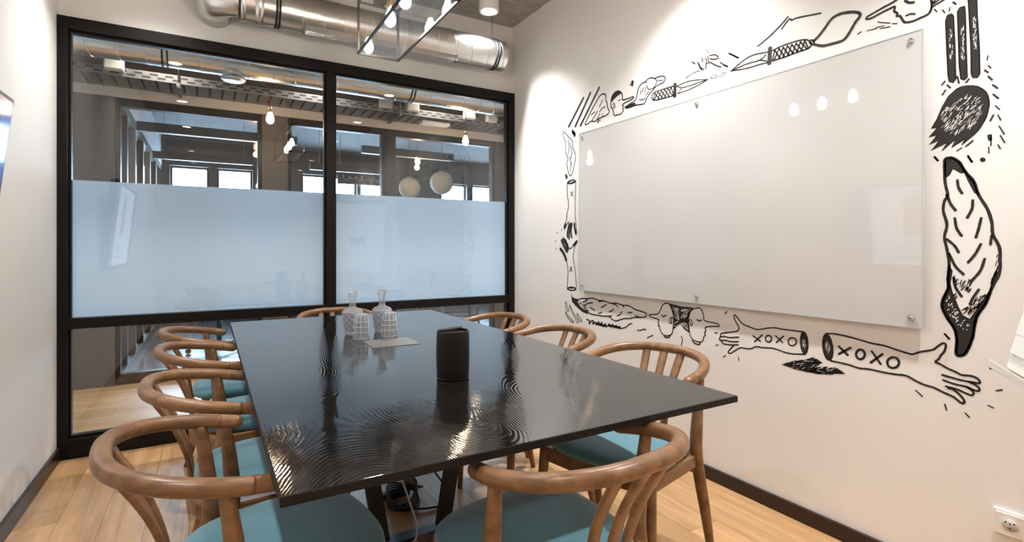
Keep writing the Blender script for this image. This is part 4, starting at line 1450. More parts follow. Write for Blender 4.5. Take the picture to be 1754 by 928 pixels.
# ================================================================== table
TX0, TX1, TY0, TY1 = 0.100, 1.235, 0.905, 3.160
t = thing('meeting_table', 'long black stained oak meeting table in the middle of the room', 'table', ((TX0 + TX1) / 2, (TY0 + TY1) / 2, 0))
hw, hl = (TX1 - TX0) / 2, (TY1 - TY0) / 2
MB().box(-hw, hw, -hl, hl, ZT - 0.017, ZT).build('table_top', M['black_oak'], t, 0.0015, 2)
m_band = plain('black_edge_band', (0.006, 0.005, 0.005), 0.45, spec=0.25, noise=0.2, nscale=60, bump=0.3, bscale=120)
for x0, x1, y0, y1 in ((-hw - 0.0012, -hw - 0.0001, -hl, hl), (hw + 0.0001, hw + 0.0012, -hl, hl), (-hw, hw, -hl - 0.0012, -hl - 0.0001), (-hw, hw, hl + 0.0001, hl + 0.0012)):
    MB().box(x0, x1, y0, y1, ZT - 0.017, ZT - 0.0012).build('edge_band', m_band, t)
cy0 = (TY0 + TY1) / 2
for fy in (1.965 - cy0, 2.62 - cy0):
    for s in (-1, 1):
        MB().sweep([(s * 0.125 + 0.03, fy, 0.015), (s * 0.235 + 0.03, fy, ZT - 0.05)], 0.020, 0.040, 4, (1, 0, 0), 2.0, smooth=False).build('leg', M['black_steel'], t)
    MB().box(-0.14 + 0.03, 0.14 + 0.03, fy - 0.03, fy + 0.03, 0.0, 0.014).build('foot_bar', M['black_steel'], t, 0.003)
    MB().box(-0.30 + 0.03, 0.30 + 0.03, fy - 0.04, fy + 0.04, ZT - 0.052, ZT - 0.0175).build('top_bar', M['black_steel'], t, 0.003)
MB().box(0.0, 0.06, -0.80, 0.80, ZT - 0.076, ZT - 0.0525).build('spine_beam', M['black_steel'], t, 0.003)

# ================================================================== chairs
def make_chair(label):
    t = thing('bentwood_armchair', label, 'chair', group='bent-wood chairs around the table')
    W = M['chairwood']
    def zr(y): return 0.736 - 0.051 * (y + 0.187) / 0.28        # the rail dips towards the arm tips
    half = [(x, y, zr(y)) for x, y in ((0.000, -0.187), (0.061, -0.184), (0.115, -0.168), (0.164, -0.137), (0.199, -0.0935), (0.219, -0.037), (0.225, 0.011), (0.222, 0.045))]
    path = [(-x, y, z) for x, y, z in half[:0:-1]] + half
    sp = smooth_path(path, 5)
    MB().sweep(sp, 0.0185, 0.0175, 14, (0, 0, 1), 2.2).build('arm_rail', W, t)
    for s in (-1, 1):
        tip = smooth_path([(s * 0.222, 0.0455, zr(0.0455)), (s * 0.219, 0.062, zr(0.062)), (s * 0.216, 0.079, zr(0.079))], 3)
        MB().sweep(tip, 0.0180, 0.0170, 14, (0, 0, 1), 2.2, cap='round').build('arm_tip', W, t)
        # rear leg sweeps up to carry the arm
        lp = smooth_path([(s * 0.236, -0.085, 0.0), (s * 0.228, -0.035, 0.20), (s * 0.219, 0.020, 0.42), (s * 0.220, 0.018, 0.55), (s * 0.223, 0.000, 0.698)], 5)
        n = len(lp); rr = [0.0125 + 0.0085 * math.sin(min(1, max(0, p.z / 0.45)) * PI / 2) - 0.0065 * max(0, (p.z - 0.5) / 0.18) for p in lp]
        MB().tube(lp, rr, 12).build('leg', W, t)
        fp = smooth_path([(s * 0.226, 0.345, 0.0), (s * 0.216, 0.338, 0.22), (s * 0.205, 0.325, 0.435)], 4)
        rr = [0.012 + 0.007 * (p.z / 0.435) for p in fp]
        MB().tube(fp, rr, 12).build('leg', W, t)
        MB().sweep([(s * 0.216, 0.020, 0.408), (s * 0.204, 0.328, 0.410)], 0.011, 0.027, 4, (0, 0, 1), 2.0, smooth=False).build('seat_rail', W, t)
    MB().sweep(smooth_path([(-0.205, 0.326, 0.410), (0, 0.340, 0.408), (0.205, 0.326, 0.410)], 5), 0.011, 0.026, 8, (0, 0, 1), 4.0, smooth=False).build('seat_rail', W, t)
    MB().sweep(smooth_path([(-0.216, 0.015, 0.408), (-0.14, -0.055, 0.408), (0, -0.078, 0.408), (0.14, -0.055, 0.408), (0.216, 0.015, 0.408)], 5), 0.011, 0.027, 8, (0, 0, 1), 4.0, smooth=False).build('seat_rail', W, t)
    for k in (-1, 0, 1):
        sl = smooth_path([(k * 0.046, -0.076 + abs(k) * 0.004, 0.40), (k * 0.052, -0.082 + abs(k) * 0.004, 0.50), (k * 0.062, -0.120 + abs(k) * 0.006, 0.615), (k * 0.074, -0.184 + abs(k) * 0.006, 0.730)], 5)
        n = len(sl); ww = [0.0125 + 0.004 * i / (n - 1) for i in range(n)]
        m = MB()
        # flat slat: wide across the chair, thin front to back
        P = sl; side = Vector((1, 0, 0)); v = []
        for i, p in enumerate(P):
            tg = (P[min(i + 1, n - 1)] - P[max(i - 1, 0)]).normalized(); nn = tg.cross(side).normalized()
            for j in range(10):
                a = 2 * PI * (j + 0.5) / 10; ca, sa = math.cos(a), math.sin(a)
                v.append(tuple(p + side * (ww[i] * math.copysign(abs(ca) ** 0.55, ca)) + nn * (0.0068 * math.copysign(abs(sa) ** 0.55, sa))))
        m.add(v, [(i * 10 + j, i * 10 + (j + 1) % 10, (i + 1) * 10 + (j + 1) % 10, (i + 1) * 10 + j) for i in range(n - 1) for j in range(10)], True)
        m.build('back_slat', W, t)
    # seat pad: rounded trapezoid, domed
    def outline(s):
        pts = []
        for k in range(56):
            a = 2 * PI * k / 56; ca, sa = math.cos(a), math.sin(a)
            e = 2 / 2.9
            x = math.copysign(abs(ca) ** e, ca); y = math.copysign(abs(sa) ** e, sa)
            wx = 0.212 + 0.022 * y
            pts.append((s * wx * x, 0.146 + s * 0.214 * y))
        return pts
    prof = [(0.90, 0.430), (0.985, 0.436), (1.0, 0.447), (0.99, 0.459), (0.95, 0.468), (0.85, 0.474), (0.65, 0.479), (0.4, 0.481), (0.15, 0.482)]
    v = []; 
    for (s, z) in prof: v += [(x, y, z) for x, y in outline(s)]
    n = 56; f = [(i * n + k, i * n + (k + 1) % n, (i + 1) * n + (k + 1) % n, (i + 1) * n + k) for i in range(len(prof) - 1) for k in range(n)]
    m = MB().add(v, f, True); m.f.append(list(range(n))[::-1]); m.sm.append(False); m.f.append([(len(prof) - 1) * n + k for k in range(n)]); m.sm.append(True)
    tag(m.build('seat', M['velvet'], t), 'teal velvet seat pad')
    return t
def R(d): return math.radians(d)
chair0 = make_chair('bent-wood armchair on the television side, nearest the viewer')
chair0.location = (0.004, 1.305, 0); chair0.rotation_euler = (0, 0, R(-84))
for label, x, y, rz in [
    ('bent-wood armchair on the television side, second from the viewer', 0.029, 1.845, -89),
    ('bent-wood armchair on the television side, third from the viewer', 0.018, 2.448, -89),
    ('bent-wood armchair on the television side, closest to the glass partition', -0.003, 2.961, -87),
    ('bent-wood armchair on the mural side, nearest the viewer', 1.410, 1.441, 107),
    ('bent-wood armchair on the mural side, second from the viewer', 1.382, 2.038, 92),
    ('bent-wood armchair on the mural side, closest to the glass partition', 1.383, 2.614, 98),
    ('bent-wood armchair at the near end of the table, arms under the table edge', 0.694, 0.896, 6.5),
    ('bent-wood armchair at the far end of the table, backed against the glass', 0.690, 3.310, 180)]:
    copy_thing(chair0, label, (x, y, 0), R(rz))

# ================================================================== things on the table
def cut(a, z, n=18, d=0.05, p=0.016):
    """diamond cut relief as a radius factor"""
    u = a * n / (2 * PI); w = z / p
    return 1 - d * (abs(math.sin((u + w) * PI)) ** 0.6 + abs(math.sin((u - w) * PI)) ** 0.6) * 0.5 + d
def zs(pts, k):
    out = []
    for (r0, z0), (r1, z1) in zip(pts, pts[1:]):
        for i in range(k): out.append((r0 + (r1 - r0) * i / k, z0 + (z1 - z0) * i / k))
    return out + [pts[-1]]
def decanter(x, y, label, rz=0.0):
    t = thing('crystal_decanter', label, 'decanter', (x, y, ZT), rz, 'decanters on the table')
    outer = zs([(0.030, 0.0), (0.034, 0.006), (0.039, 0.045), (0.044, 0.092), (0.0445, 0.104)], 7) + [(0.040, 0.113), (0.028, 0.118), (0.018, 0.122), (0.0155, 0.130), (0.0155, 0.141), (0.020, 0.146)]
    inner = [(0.013, 0.146), (0.011, 0.130), (0.013, 0.121), (0.030, 0.110), (0.038, 0.100), (0.034, 0.0451), (0.028, 0.0141), (0.0001, 0.0121)]
    inz = {q for _, q in inner}
    def rf(a, z): return cut(a, z, 9, 0.16, 0.034) if 0.0081 < z < 0.0999 and z not in inz else 1.0
    mb = MB().lathe([(0.0001, 0.0)] + outer + inner, 56, rf=rf, close=True, smooth=False)
    bt = mb.build('bottle', M['glass'], t)
    def br(z): return 0.0345 + 0.0100 * min(1.0, max(0.0, (z - 0.006) / 0.086))
    rg = MB()
    for s in (-1, 1):
        for k in range(9):
            rg.tube([((br(z) + 0.0004) * math.cos(a), (br(z) + 0.0004) * math.sin(a), z) for a, z in [(2 * PI * k / 9 + s * i / 12 * 2.1, 0.010 + 0.088 * i / 12) for i in range(13)]], 0.0006, 5)
    for z, r in ((0.004, 0.0335), (0.104, 0.0447)): rg.lathe([(r, z - 0.0008), (r + 0.0012, z), (r, z + 0.0008)], 36, close=True)
    tag(rg.build('cut_ridges', M['ridge'], bt), kind='stuff')
    st = zs([(0.012, 0.132), (0.013, 0.148), (0.017, 0.165), (0.0225, 0.190)], 3) + [(0.021, 0.198), (0.012, 0.201)]
    s = MB().lathe([(0.0001, 0.132)] + st + [(0.0001, 0.202)], 10, smooth=False, close=True)
    tag(s.build('stopper', M['glass'], t), 'faceted crystal stopper')
def tumbler(x, y, label):
    t = thing('crystal_tumbler', label, 'tumbler', (x, y, ZT), 0, 'upturned tumblers on the table')
    n = 10
    def rf(a, z): return (1 - 0.13 * abs(math.sin(a * n / 2)) ** 0.7) * (0.94 if int((z - 0.02) / 0.018) % 2 else 1.0) if 0.0041 < z < 0.0979 and z not in inz else 1.0
    outer = zs([(0.036, 0.0), (0.0365, 0.004), (0.034, 0.030), (0.0315, 0.065), (0.0285, 0.098), (0.0275, 0.106)], 6)
    inner = [(0.0001, 0.0941), (0.022, 0.0931), (0.027, 0.0601), (0.031, 0.0201), (0.0335, 0.0)]
    inz = {q for _, q in inner}
    mb = MB().lathe([(0.0001, 0.109), (0.024, 0.109)] + outer[::-1] + inner[::-1], 48, rf=rf, close=True, smooth=False)
    gb_ = mb.build('glass_body', M['glass'], t)
    rg = MB()
    for k in range(10):
        a = 2 * PI * (k + 0.0) / 10
        rg.tube([(r * math.cos(a), r * math.sin(a), z) for r, z in ((0.0366, 0.006), (0.0342, 0.030), (0.0317, 0.065), (0.0287, 0.098))], 0.0006, 5)
    for r, z in ((0.0366, 0.002), (0.0345, 0.030), (0.0330, 0.052), (0.0312, 0.074), (0.0278, 0.105)): rg.lathe([(r, z - 0.0006), (r + 0.0010, z), (r, z + 0.0006)], 36, close=True)
    tag(rg.build('cut_ridges', M['ridge'], gb_), kind='stuff')
decanter(0.577, 2.455, 'cut crystal decanter with stopper, left of the pair on the table', 0.3)
decanter(0.716, 2.458, 'cut crystal decanter with stopper, right of the pair on the table', 0.9)
tumbler(0.583, 2.318, 'upturned cut glass tumbler in front of the left decanter')
tumbler(0.709, 2.316, 'upturned cut glass tumbler in front of the right decanter')

t = thing('cable_port', 'flat brushed metal cable port set in the black table top', 'cable port', (0.662, 2.140, ZT))
mt_plate = plain('brushed_aluminium', (0.42, 0.40, 0.375), 0.40, metal=1.0, noise=0.08, nscale=40)
MB().box(-0.098, 0.098, -0.085, 0.085, 0.0, 0.003).build('flap', mt_plate, t, 0.001)
MB().prism([(-0.032 + 0.064 * i / 10, 0.052 + 0.010 * math.sin(PI * i / 10)) for i in range(11)] + [(0.032 - 0.064 * i / 10, 0.052 - 0.004 * math.sin(PI * i / 10)) for i in range(1, 10)], 0.0031, 0.0036).build('finger_slot', M['rubber'], t)

t = thing('dark_table_canister', 'dark brown oval-topped canister standing alone on the black table', 'canister', (0.645, 1.462, ZT), R(-24))
m_can = plain('dark_brown_glaze', (0.009, 0.0075, 0.0065), 0.36, noise=0.2, nscale=4, spec=0.25)
def oval(prof, n=48):
    mb = MB().lathe(prof, n, close=True); mb.v = [(x, y * 0.86, z) for x, y, z in mb.v]; return mb
oval([(0.0001, 0.0), (0.0475, 0.0), (0.0485, 0.003), (0.0500, 0.030), (0.0508, 0.075), (0.0500, 0.125), (0.0485, 0.146), (0.0470, 0.1485), (0.0455, 0.147), (0.0450, 0.140)]).build('body', m_can, t)
tag(oval([(0.0001, 0.1405), (0.0452, 0.1405), (0.0452, 0.1385), (0.0001, 0.1385)]).build('inner_lid', plain('taupe_lid', (0.20, 0.17, 0.14), 0.5, noise=0.05), t), 'taupe recessed lid')
fl_poly = [(min(0.030, 0.044 * math.cos(a)), 0.044 * 0.86 * math.sin(a)) for a in [0.26 * PI + i / 20 * PI * 0.74 for i in range(21)]] + [(0.030, 0.0)]
MB().prism(fl_poly, 0.0, 0.004, Matrix.Translation((-0.044, 0.0, 0.1425)) @ Matrix.Rotation(R(-7), 4, 'Y') @ Matrix.Translation((0.044, 0, 0))).build('lid_flap', m_can, t)
oval([(0.0478, 0.004), (0.0492, 0.004), (0.0494, 0.0065), (0.0478, 0.0065)]).build('base_ring', m_can, t)

# ================================================================== pendant lamp over the table
PX0, PX1, PY0, PY1, PZ0, PZ1 = 0.572, 0.752, 1.650, 2.325, 2.000, 2.225
t = thing('glass_box_pendant', 'long clear glass box pendant with bulbs over the table', 'pendant lamp', ((PX0 + PX1) / 2, (PY0 + PY1) / 2, PZ0))
pw, pl, ph = (PX1 - PX0) / 2, (PY1 - PY0) / 2, PZ1 - PZ0
e = 0.0045
for sx in (-1, 1):
    for z in (0.0, ph): MB().box(sx * pw - e, sx * pw + e, -pl - e, pl + e, z - e, z + e).build('frame_edge', M['frame'], t)
    for sy in (-1, 1): MB().box(sx * pw - e, sx * pw + e, sy * pl - e, sy * pl + e, e, ph - e).build('frame_edge', M['frame'], t)
    v = [(sx * pw, -pl, 0), (sx * pw, pl, 0), (sx * pw, pl, ph), (sx * pw, -pl, ph)]
    MB().add(v, [(0, 1, 2, 3)]).build('glass_panel', M['clear'], t)
for sy in (-1, 1):
    for z in (0.0, ph): MB().box(-pw + e, pw - e, sy * pl - e, sy * pl + e, z - e, z + e).build('frame_edge', M['frame'], t)
    v = [(-pw, sy * pl, 0), (pw, sy * pl, 0), (pw, sy * pl, ph), (-pw, sy * pl, ph)]
    MB().add(v, [(0, 1, 2, 3)]).build('glass_panel', M['clear'], t)
MB().add([(-pw, -pl, 0), (pw, -pl, 0), (pw, pl, 0), (-pw, pl, 0)], [(0, 1, 2, 3)]).build('glass_panel', M['clear'], t)
MB().box(-0.025, 0.025, -pl, pl, ph + e, ph + 0.028).build('bulb_rail', M['frame'], t, 0.002)
for y in (-0.22, 0.22): MB().cyl((0, y, ph + 0.028), (0, y, ZC - PZ0), 0.004, n=10).build('hanging_rod', M['frame'], t)
def bulb(t, x, y, z, r=0.030, mat='bulb_on', hold=True):
    pr = [(0.0001, -0.070), (0.012, -0.068), (0.022, -0.060), (0.0285, -0.046), (0.030, -0.034), (0.027, -0.018), (0.020, 0.0), (0.015, 0.012), (0.013, 0.022), (0.0001, 0.023)]
    k = r / 0.030
    b = MB().lathe([(a * k, c * k) for a, c in pr], 24, (x, y, z)).build('bulb', M[mat], t)
    if hold: MB().lathe([(0.0001, 0.020), (0.0145, 0.020), (0.0155, 0.026), (0.0155, 0.055), (0.011, 0.060), (0.0001, 0.060)], 20, (x, y, z)).build('lamp_holder', M['brass'], b)
    return b
for y in (0.165, -0.028, -0.222): bulb(t, 0, y, 0.128, 0.0235); 
for y in (0.165, -0.028, -0.222): MB().cyl((0, y, 0.185), (0, y, ph + 0.004), 0.006, n=10).build('bulb_stem', M['frame'], t)

# ================================================================== television on the left wall
TILT = R(6.2)
tv = thing('wall_television', 'large black flat television tilted forward on the left wall', 'television', (-0.662, 1.835, 0.97))
mtx = Matrix.Rotation(TILT, 4, 'Y')
TW, TH = 0.615, 0.69
MB().box(-0.045, 0.0, -TW, TW, 0.0, TH, mtx).build('casing', plain('black_television_plastic', (0.008, 0.008, 0.009), 0.3, noise=0.1), tv, 0.004)
m_blue = plain('screen_painted_reflection', (0.01, 0.012, 0.02), 0.12, emit=(0.035, 0.070, 0.215), estr=1.0)  # bluish grazing reflection painted as an emissive margin around the slide
m_page = plain('screen_white_page', (0.01, 0.012, 0.02), 0.12, emit=(0.80, 0.86, 1.0), estr=1.1)
m_tag = plain('screen_orange_hanger', (0.01, 0.012, 0.02), 0.12, emit=(0.95, 0.62, 0.30), estr=0.55)
m_grey = plain('screen_grey_text', (0.01, 0.012, 0.02), 0.12, emit=(0.50, 0.52, 0.56), estr=0.6)
def scr(name, m, y0, y1, z0, z1, off): return MB().box(off - 0.0006, off, y0, y1, z0, z1, mtx).build(name, m, tv)
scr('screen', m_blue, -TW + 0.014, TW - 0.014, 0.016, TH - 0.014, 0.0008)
tag(scr('screen_page', m_page, -TW + 0.18, TW - 0.19, 0.03, TH - 0.03, 0.0012), 'bright white slide on the screen')
hanger = [(0.10 + 0.085 * math.cos(a), 0.52 + 0.085 * math.sin(a)) for a in [i / 14 * PI for i in range(15)]] + [(0.015, 0.27), (0.185, 0.27)]
MB().add([(0.0018, y, z) for y, z in hanger], [list(range(len(hanger)))], mat=mtx).build('screen_picture', m_tag, tv)
for i, (a, b) in enumerate(((-0.02, 0.36), (-0.02, 0.30), (0.05, 0.34))): scr('screen_text_line', m_grey, a, b, 0.17 - i * 0.04, 0.182 - i * 0.04, 0.0018)
MB().box(-0.105, -0.038, -0.20, 0.20, 0.22, 0.52, Matrix.Identity(4)).build('wall_bracket', M['black_steel'], tv, 0.002)
for c in tv.children:
    if c.name.startswith('wall_bracket'):
        for vtx in c.data.vertices: vtx.co.x = max(vtx.co.x, XL + 0.662 + 0.0005)

# ================================================================== glass board on the right wall
gb = thing('glass_whiteboard', 'large frameless glass writing board on the mural wall', 'whiteboard', (2.114, 1.7775, 0.860))
m_board = plain('white_backed_glass', (0.60, 0.595, 0.585), 0.025, noise=0.01, spec=0.6)
m_edge = plain('glass_edge', (0.50, 0.52, 0.50), 0.15, noise=0.05)
MB().box(-0.004, 0.004, -0.9555, 0.9555, 0.0, 1.031).build('glass_sheet', m_board, gb, 0.0012)
ed = MB(); g = 0.0016
for a in (-0.9555, 0.9555 - 0.004): ed.box(-0.0052, -0.0042, a, a + 0.004, 0.0, 1.031)
for a in (0.0, 1.031 - 0.004): ed.box(-0.0052, -0.0042, -0.9515, 0.9515, a, a + 0.004)
ed.build('polished_edge', m_edge, gb)
for y in (-0.92, 0.0, 0.925):
    for z in (0.037, 0.999):
        m = MB().lathe([(0.0001, -0.012), (0.007, -0.012), (0.0095, -0.009), (0.0095, -0.004)], 20, close=True)
        m.v = [(q - 0.0, x + y, yy + z) for (x, yy, q) in m.v]; m.build('standoff_cap', M['chrome'], gb)
        MB().cyl((0.004, y, z), (0.0215, y, z), 0.008, n=16).build('standoff_post', M['chrome'], gb)

# ================================================================== mural painted on the right wall
mu = thing('wall_mural', 'black line mural of arms, heads, daggers and feathers around the glass board', 'mural', (XR, 1.7, 1.2))
MLAB = {'painted_stripes': 'three thin black slanting stripes', 'painted_leaf': 'outlined leaf beside the thin stripes', 'painted_profile_head': 'small long-nosed head in profile',
        'painted_seed_pod': 'outlined pod with dark tail', 'painted_small_dagger': 'small dagger with cross-hatched handle', 'painted_large_dagger': 'large dagger with cross-hatched handle',
        'painted_cord_loop': 'looped cord on the large dagger', 'painted_upper_head': 'long-nosed head cut by the top edge', 'painted_bars': 'three thick black upright bars',
        'painted_brush_head': 'black bristly brush head', 'painted_large_feather': 'large feather with black tip', 'painted_slim_leaf': 'slim upright outlined leaf',
        'painted_downward_arm': 'arm with hand pointing down', 'painted_upward_arm': 'arm with dark hand pointing up', 'painted_pine_cone': 'long cone shape lying on its side',
        'painted_small_fingers': 'four small outlined fingers', 'painted_joined_heads': 'two long-nosed heads joined by hair', 'painted_left_arm': 'cut arm lettered XOXO with hand to the left',
        'painted_right_arm': 'cut arm lettered XOXO with hand to the right', 'painted_shadow_scribble': 'black scribbled patch'}
def ribbon(mb, pts, w, off):
    """flat brush stroke in the wall plane with round ends"""
    P = [Vector((a, b)) for a, b in pts]
    Q = [P[0]]
    for p in P[1:]:
        if (p - Q[-1]).length > 1e-5: Q.append(p)
    if len(Q) < 2: return
    closed = (Q[0] - Q[-1]).length < 1e-4
    L_, R_ = [], []
    n = len(Q)
    for i in range(n):
        if closed and i in (0, n - 1): tg = Q[1] - Q[-2]
        else: tg = Q[min(i + 1, n - 1)] - Q[max(i - 1, 0)]
        if tg.length < 1e-9: tg = Vector((1, 0))
        tg.normalize(); nn = Vector((-tg.y, tg.x)); h = w / 2 * (0.92 + 0.16 * ((i * 37) % 11) / 10.0)
        L_.append(Q[i] + nn * h); R_.append(Q[i] - nn * h)
    v = [(off, p.x, p.y) for p in L_] + [(off, p.x, p.y) for p in R_]
    mb.add(v, [(i, i + 1, n + i + 1, n + i) for i in range(n - 1)])
    if not closed:
        for c, tg in ((Q[0], Q[0] - Q[1]), (Q[-1], Q[-1] - Q[-2])):
            a0 = math.atan2(tg.y, tg.x); k = 6
            mb.add([(off, c.x + w / 2 * math.cos(a0 - PI / 2 + PI * j / k), c.y + w / 2 * math.sin(a0 - PI / 2 + PI * j / k)) for j in range(k + 1)], [list(range(k + 1))])
for name, items in MURAL.items():
    black, white = MB(), MB()
    for layer, kind, w, flat in items:
        pts = [(flat[i] / 1000 - 1.7, flat[i + 1] / 1000 - 1.2) for i in range(0, len(flat), 2)]
        mb, off = (white, -0.0016) if layer else (black, -0.0008)
        if kind == 's':
            P3 = [(a, b, 0) for a, b in pts]
            sm = [(p.x, p.y) for p in smooth_path(P3, 4)] if len(pts) > 2 else pts
            ribbon(mb, sm, w / 1000, off)
        else:
            sm = pts + [pts[0]]
            tri = geometry.tessellate_polygon([[Vector((a, b, 0)) for a, b in pts]])
            mb.add([(off, a, b) for a, b in pts], [list(f) for f in tri])
            ribbon(mb, sm, 0.003, off)
    o = black.build(name, M['black_paint'], mu)
    if name in MLAB: o['label'] = MLAB[name]
    if name in ('painted_dashes', 'painted_scribble'): o['kind'] = 'stuff'
    if white.v: 
        w_ = white.build('bare_scratches', M['wall'], o); w_['kind'] = 'stuff'

# ================================================================== flip chart at the right
fx = thing('flip_chart', 'white flip chart easel leaning back at the right edge beside the mural', 'flip chart', (1.66, 0.392, 0.0), R(30.5))
# local: x along the board, +y towards the table side, board leans back (-y) with height
lean = Matrix.Translation((0, 0, 0.80)) @ Matrix.Rotation(R(14), 4, 'X')
BW = 0.355
MB().box(-BW, BW, -0.022, -0.004, 0.0, 1.02, lean).build('board', M['white_enamel'], fx, 0.003)
m_paper = plain('white_paper', (0.86, 0.86, 0.85), 0.8, noise=0.01)
MB().box(-BW + 0.015, BW - 0.015, -0.004, 0.002, 0.045, 0.98, lean).build('paper_pad', m_paper, fx)
MB().box(-BW + 0.013, BW - 0.013, 0.002, 0.003, 0.10, 0.985, lean).build('top_sheet', m_paper, fx)
MB().box(-BW + 0.01, BW - 0.01, -0.004, 0.012, 0.975, 1.01, lean).build('clamp_bar', M['steel_dull'], fx, 0.002)
tr = MB().box(-BW - 0.012, BW + 0.012, -0.02, 0.034, -0.012, -0.006, lean); tr.box(-BW - 0.012, BW + 0.012, 0.030, 0.034, -0.006, 0.008, lean)
tr.build('pen_tray', plain('light_grey_plastic', (0.62, 0.59, 0.55), 0.5, noise=0.02), fx, 0.001)
for px, tx, ty in ((0.16, 0.30, 0.02), (-0.16, -0.42, 0.02), (0.0, -0.05, -0.48)):
    MB().cyl((px * 0.5, -0.10, 1.25), (tx, ty - 0.12, 0.0), 0.012, n=12).build('leg', M['steel_dull'], fx)
MB().box(-0.10, 0.10, -0.135, -0.085, 1.20, 1.28).build('leg_hub', M['steel_dull'], fx, 0.004)
MB().cyl((0, -0.11, 1.22), (0, -0.13, 1.0), 0.012, n=12).build('hub_stay', M['steel_dull'], fx)

# ================================================================== wall socket
so = thing('wall_socket', 'white double wall socket plate low on the mural wall', 'socket', (XR, 0.575, 0.288))
MB().box(-0.012, 0.0, -0.075, 0.070, -0.040, 0.040).build('back_plate', M['white_enamel'], so, 0.003)
for c in (0.028, -0.045):
    fr = MB().lathe([(0.0198, -0.002), (0.0198, 0.006), (0.030, 0.006), (0.030, -0.002)], 28, close=True)
    m = MB().box(-0.017, -0.0122, c - 0.034, c + 0.034, -0.034, 0.034).build('socket_cover', M['white_enamel'], so, 0.002)
    rim = MB().lathe([(0.0205, 0.0172), (0.0225, 0.0178), (0.0235, 0.0172), (0.0235, 0.0165)], 32, close=True)
    rim.v = [(-q, x + c, y + 0.002) for (x, y, q) in rim.v]; rim.build('socket_rim', M['white_enamel'], m)
    dish = MB().lathe([(0.0001, 0.0171), (0.0205, 0.0171), (0.0205, 0.0174), (0.0001, 0.0174)], 32, close=True)
    dish.v = [(-q, x + c, y + 0.002) for (x, y, q) in dish.v]; dish.build('socket_dish', plain('shaded_socket_plastic', (0.60, 0.57, 0.53), 0.5, noise=0.02), m)
    for dy, dz in ((0.010, 0.006), (0.0, 0.004), (-0.010, 0.006), (0.0, -0.010)):
        h = MB().lathe([(0.0001, 0.0175), (0.0026, 0.0175), (0.0026, 0.0178), (0.0001, 0.0178)], 12, close=True)
        h.v = [(-q, x + c + dy, y + 0.002 + dz) for (x, y, q) in h.v]; h.build('socket_hole', M['rubber'], m)

# ================================================================== cables below the table
cb = thing('power_cable_bundle', 'tangle of black power cables with adapter on the floor under the table', 'cables', (0.76, 2.26, 0.0))
def loop(pts, r, mat, name='cable'): return MB().tube(smooth_path(pts, 6), r, 8).build(name, mat, cb)
rnd = random.Random(5)
for i in range(5):
    q = i * 0.012
    loop([(-0.10 + q, 0.10, 0.62 - 0.0), (-0.08 + q, 0.06, 0.35), (-0.02 + q, 0.02 + q, 0.12), (0.05, -0.02, 0.03 + q), (0.02 - q, -0.10, 0.008 + q * 0.3), (-0.08, -0.06, 0.008 + q), (-0.05, 0.06, 0.02 + q), (0.06 + q, 0.05, 0.02)], 0.0042, M['rubber'])
loop([(-0.02, 0.10, 0.62), (0.03, 0.08, 0.36), (0.11, 0.0, 0.16), (0.17, -0.06, 0.05), (0.16, -0.12, 0.008), (0.08, -0.13, 0.007), (-0.02, -0.09, 0.012), (-0.07, 0.02, 0.01)], 0.0045, M['rubber'])
MB().box(-0.065, 0.02, -0.075, -0.04, 0.0, 0.026).build('adapter', M['rubber'], cb, 0.004)
MB().box(-0.14, 0.04, 0.04, 0.08, 0.0, 0.03).build('power_strip', M['rubber'], cb, 0.004)
wc = tag(MB().tube(smooth_path([(0.46, 2.10, 0.62), (0.44, 2.02, 0.30), (0.45, 1.90, 0.06), (0.50, 1.85, 0.006), (0.60, 1.85, 0.008), (0.68, 1.90, 0.02), (0.71, 1.965, 0.045), (0.74, 2.12, 0.05), (0.70, 2.22, 0.25), (0.66, 2.26, 0.64)], 6), 0.0042, 8).build('data_cable', plain('white_cable_sheath', (0.6, 0.58, 0.56), 0.5, noise=0.03)), 'white cable hanging in a loop under the table', 'cable')

# ================================================================== hall beyond the glass
hf = struct('floor_hall', MB().box(HX0, HX1, YB + 0.02, YFAR + 0.1, -0.10, -0.012), M['gap'], 'oak plank floor of the corridor and the office beyond')
boards(hf, HX0, HX1, YB + 0.021, 5.42, 0.19, [1.6, 2.0, 2.4], M['oak_x'], 'x', 6)
MB().box(HX0, HX1, 5.422, YFAR, -0.012, 0.0).build('floor_covering', plain('dark_polished_floor', (0.055, 0.055, 0.06), 0.22, noise=0.15), hf)
struct('ceiling_corridor', MB().box(HX0, HX1, YB + 0.10, Y2 + 0.05, 2.95, 3.05), M['dark_void'], 'black painted ceiling above the corridor services')
hc = struct('ceiling_office', MB().box(HX0, HX1, Y2 + 0.05, YFAR + 0.1, 2.86, 3.05), plain('grey_office_concrete', (0.11, 0.113, 0.12), 0.8, noise=0.35, nscale=2.5, bump=0.3, bscale=9), 'raw concrete ceiling of the office beyond')
struct('wall_hall_left', MB().box(HX0 - 0.1, HX0, YB, YFAR + 0.1, -0.1, 3.05), M['hallwall'], 'grey wall closing the corridor on the left')
struct('wall_hall_right', MB().box(HX1, HX1 + 0.1, YB, YFAR + 0.1, -0.1, 3.05), M['hallwall'], 'grey wall closing the corridor on the right')
struct('wall_hall_near', MB().box(HX0, XL - WT, YB, YB + 0.1, -0.1, 3.05).box(XR + WT, HX1, YB, YB + 0.1, -0.1, 3.05), M['wall'], 'corridor wall on either side of the meeting room')
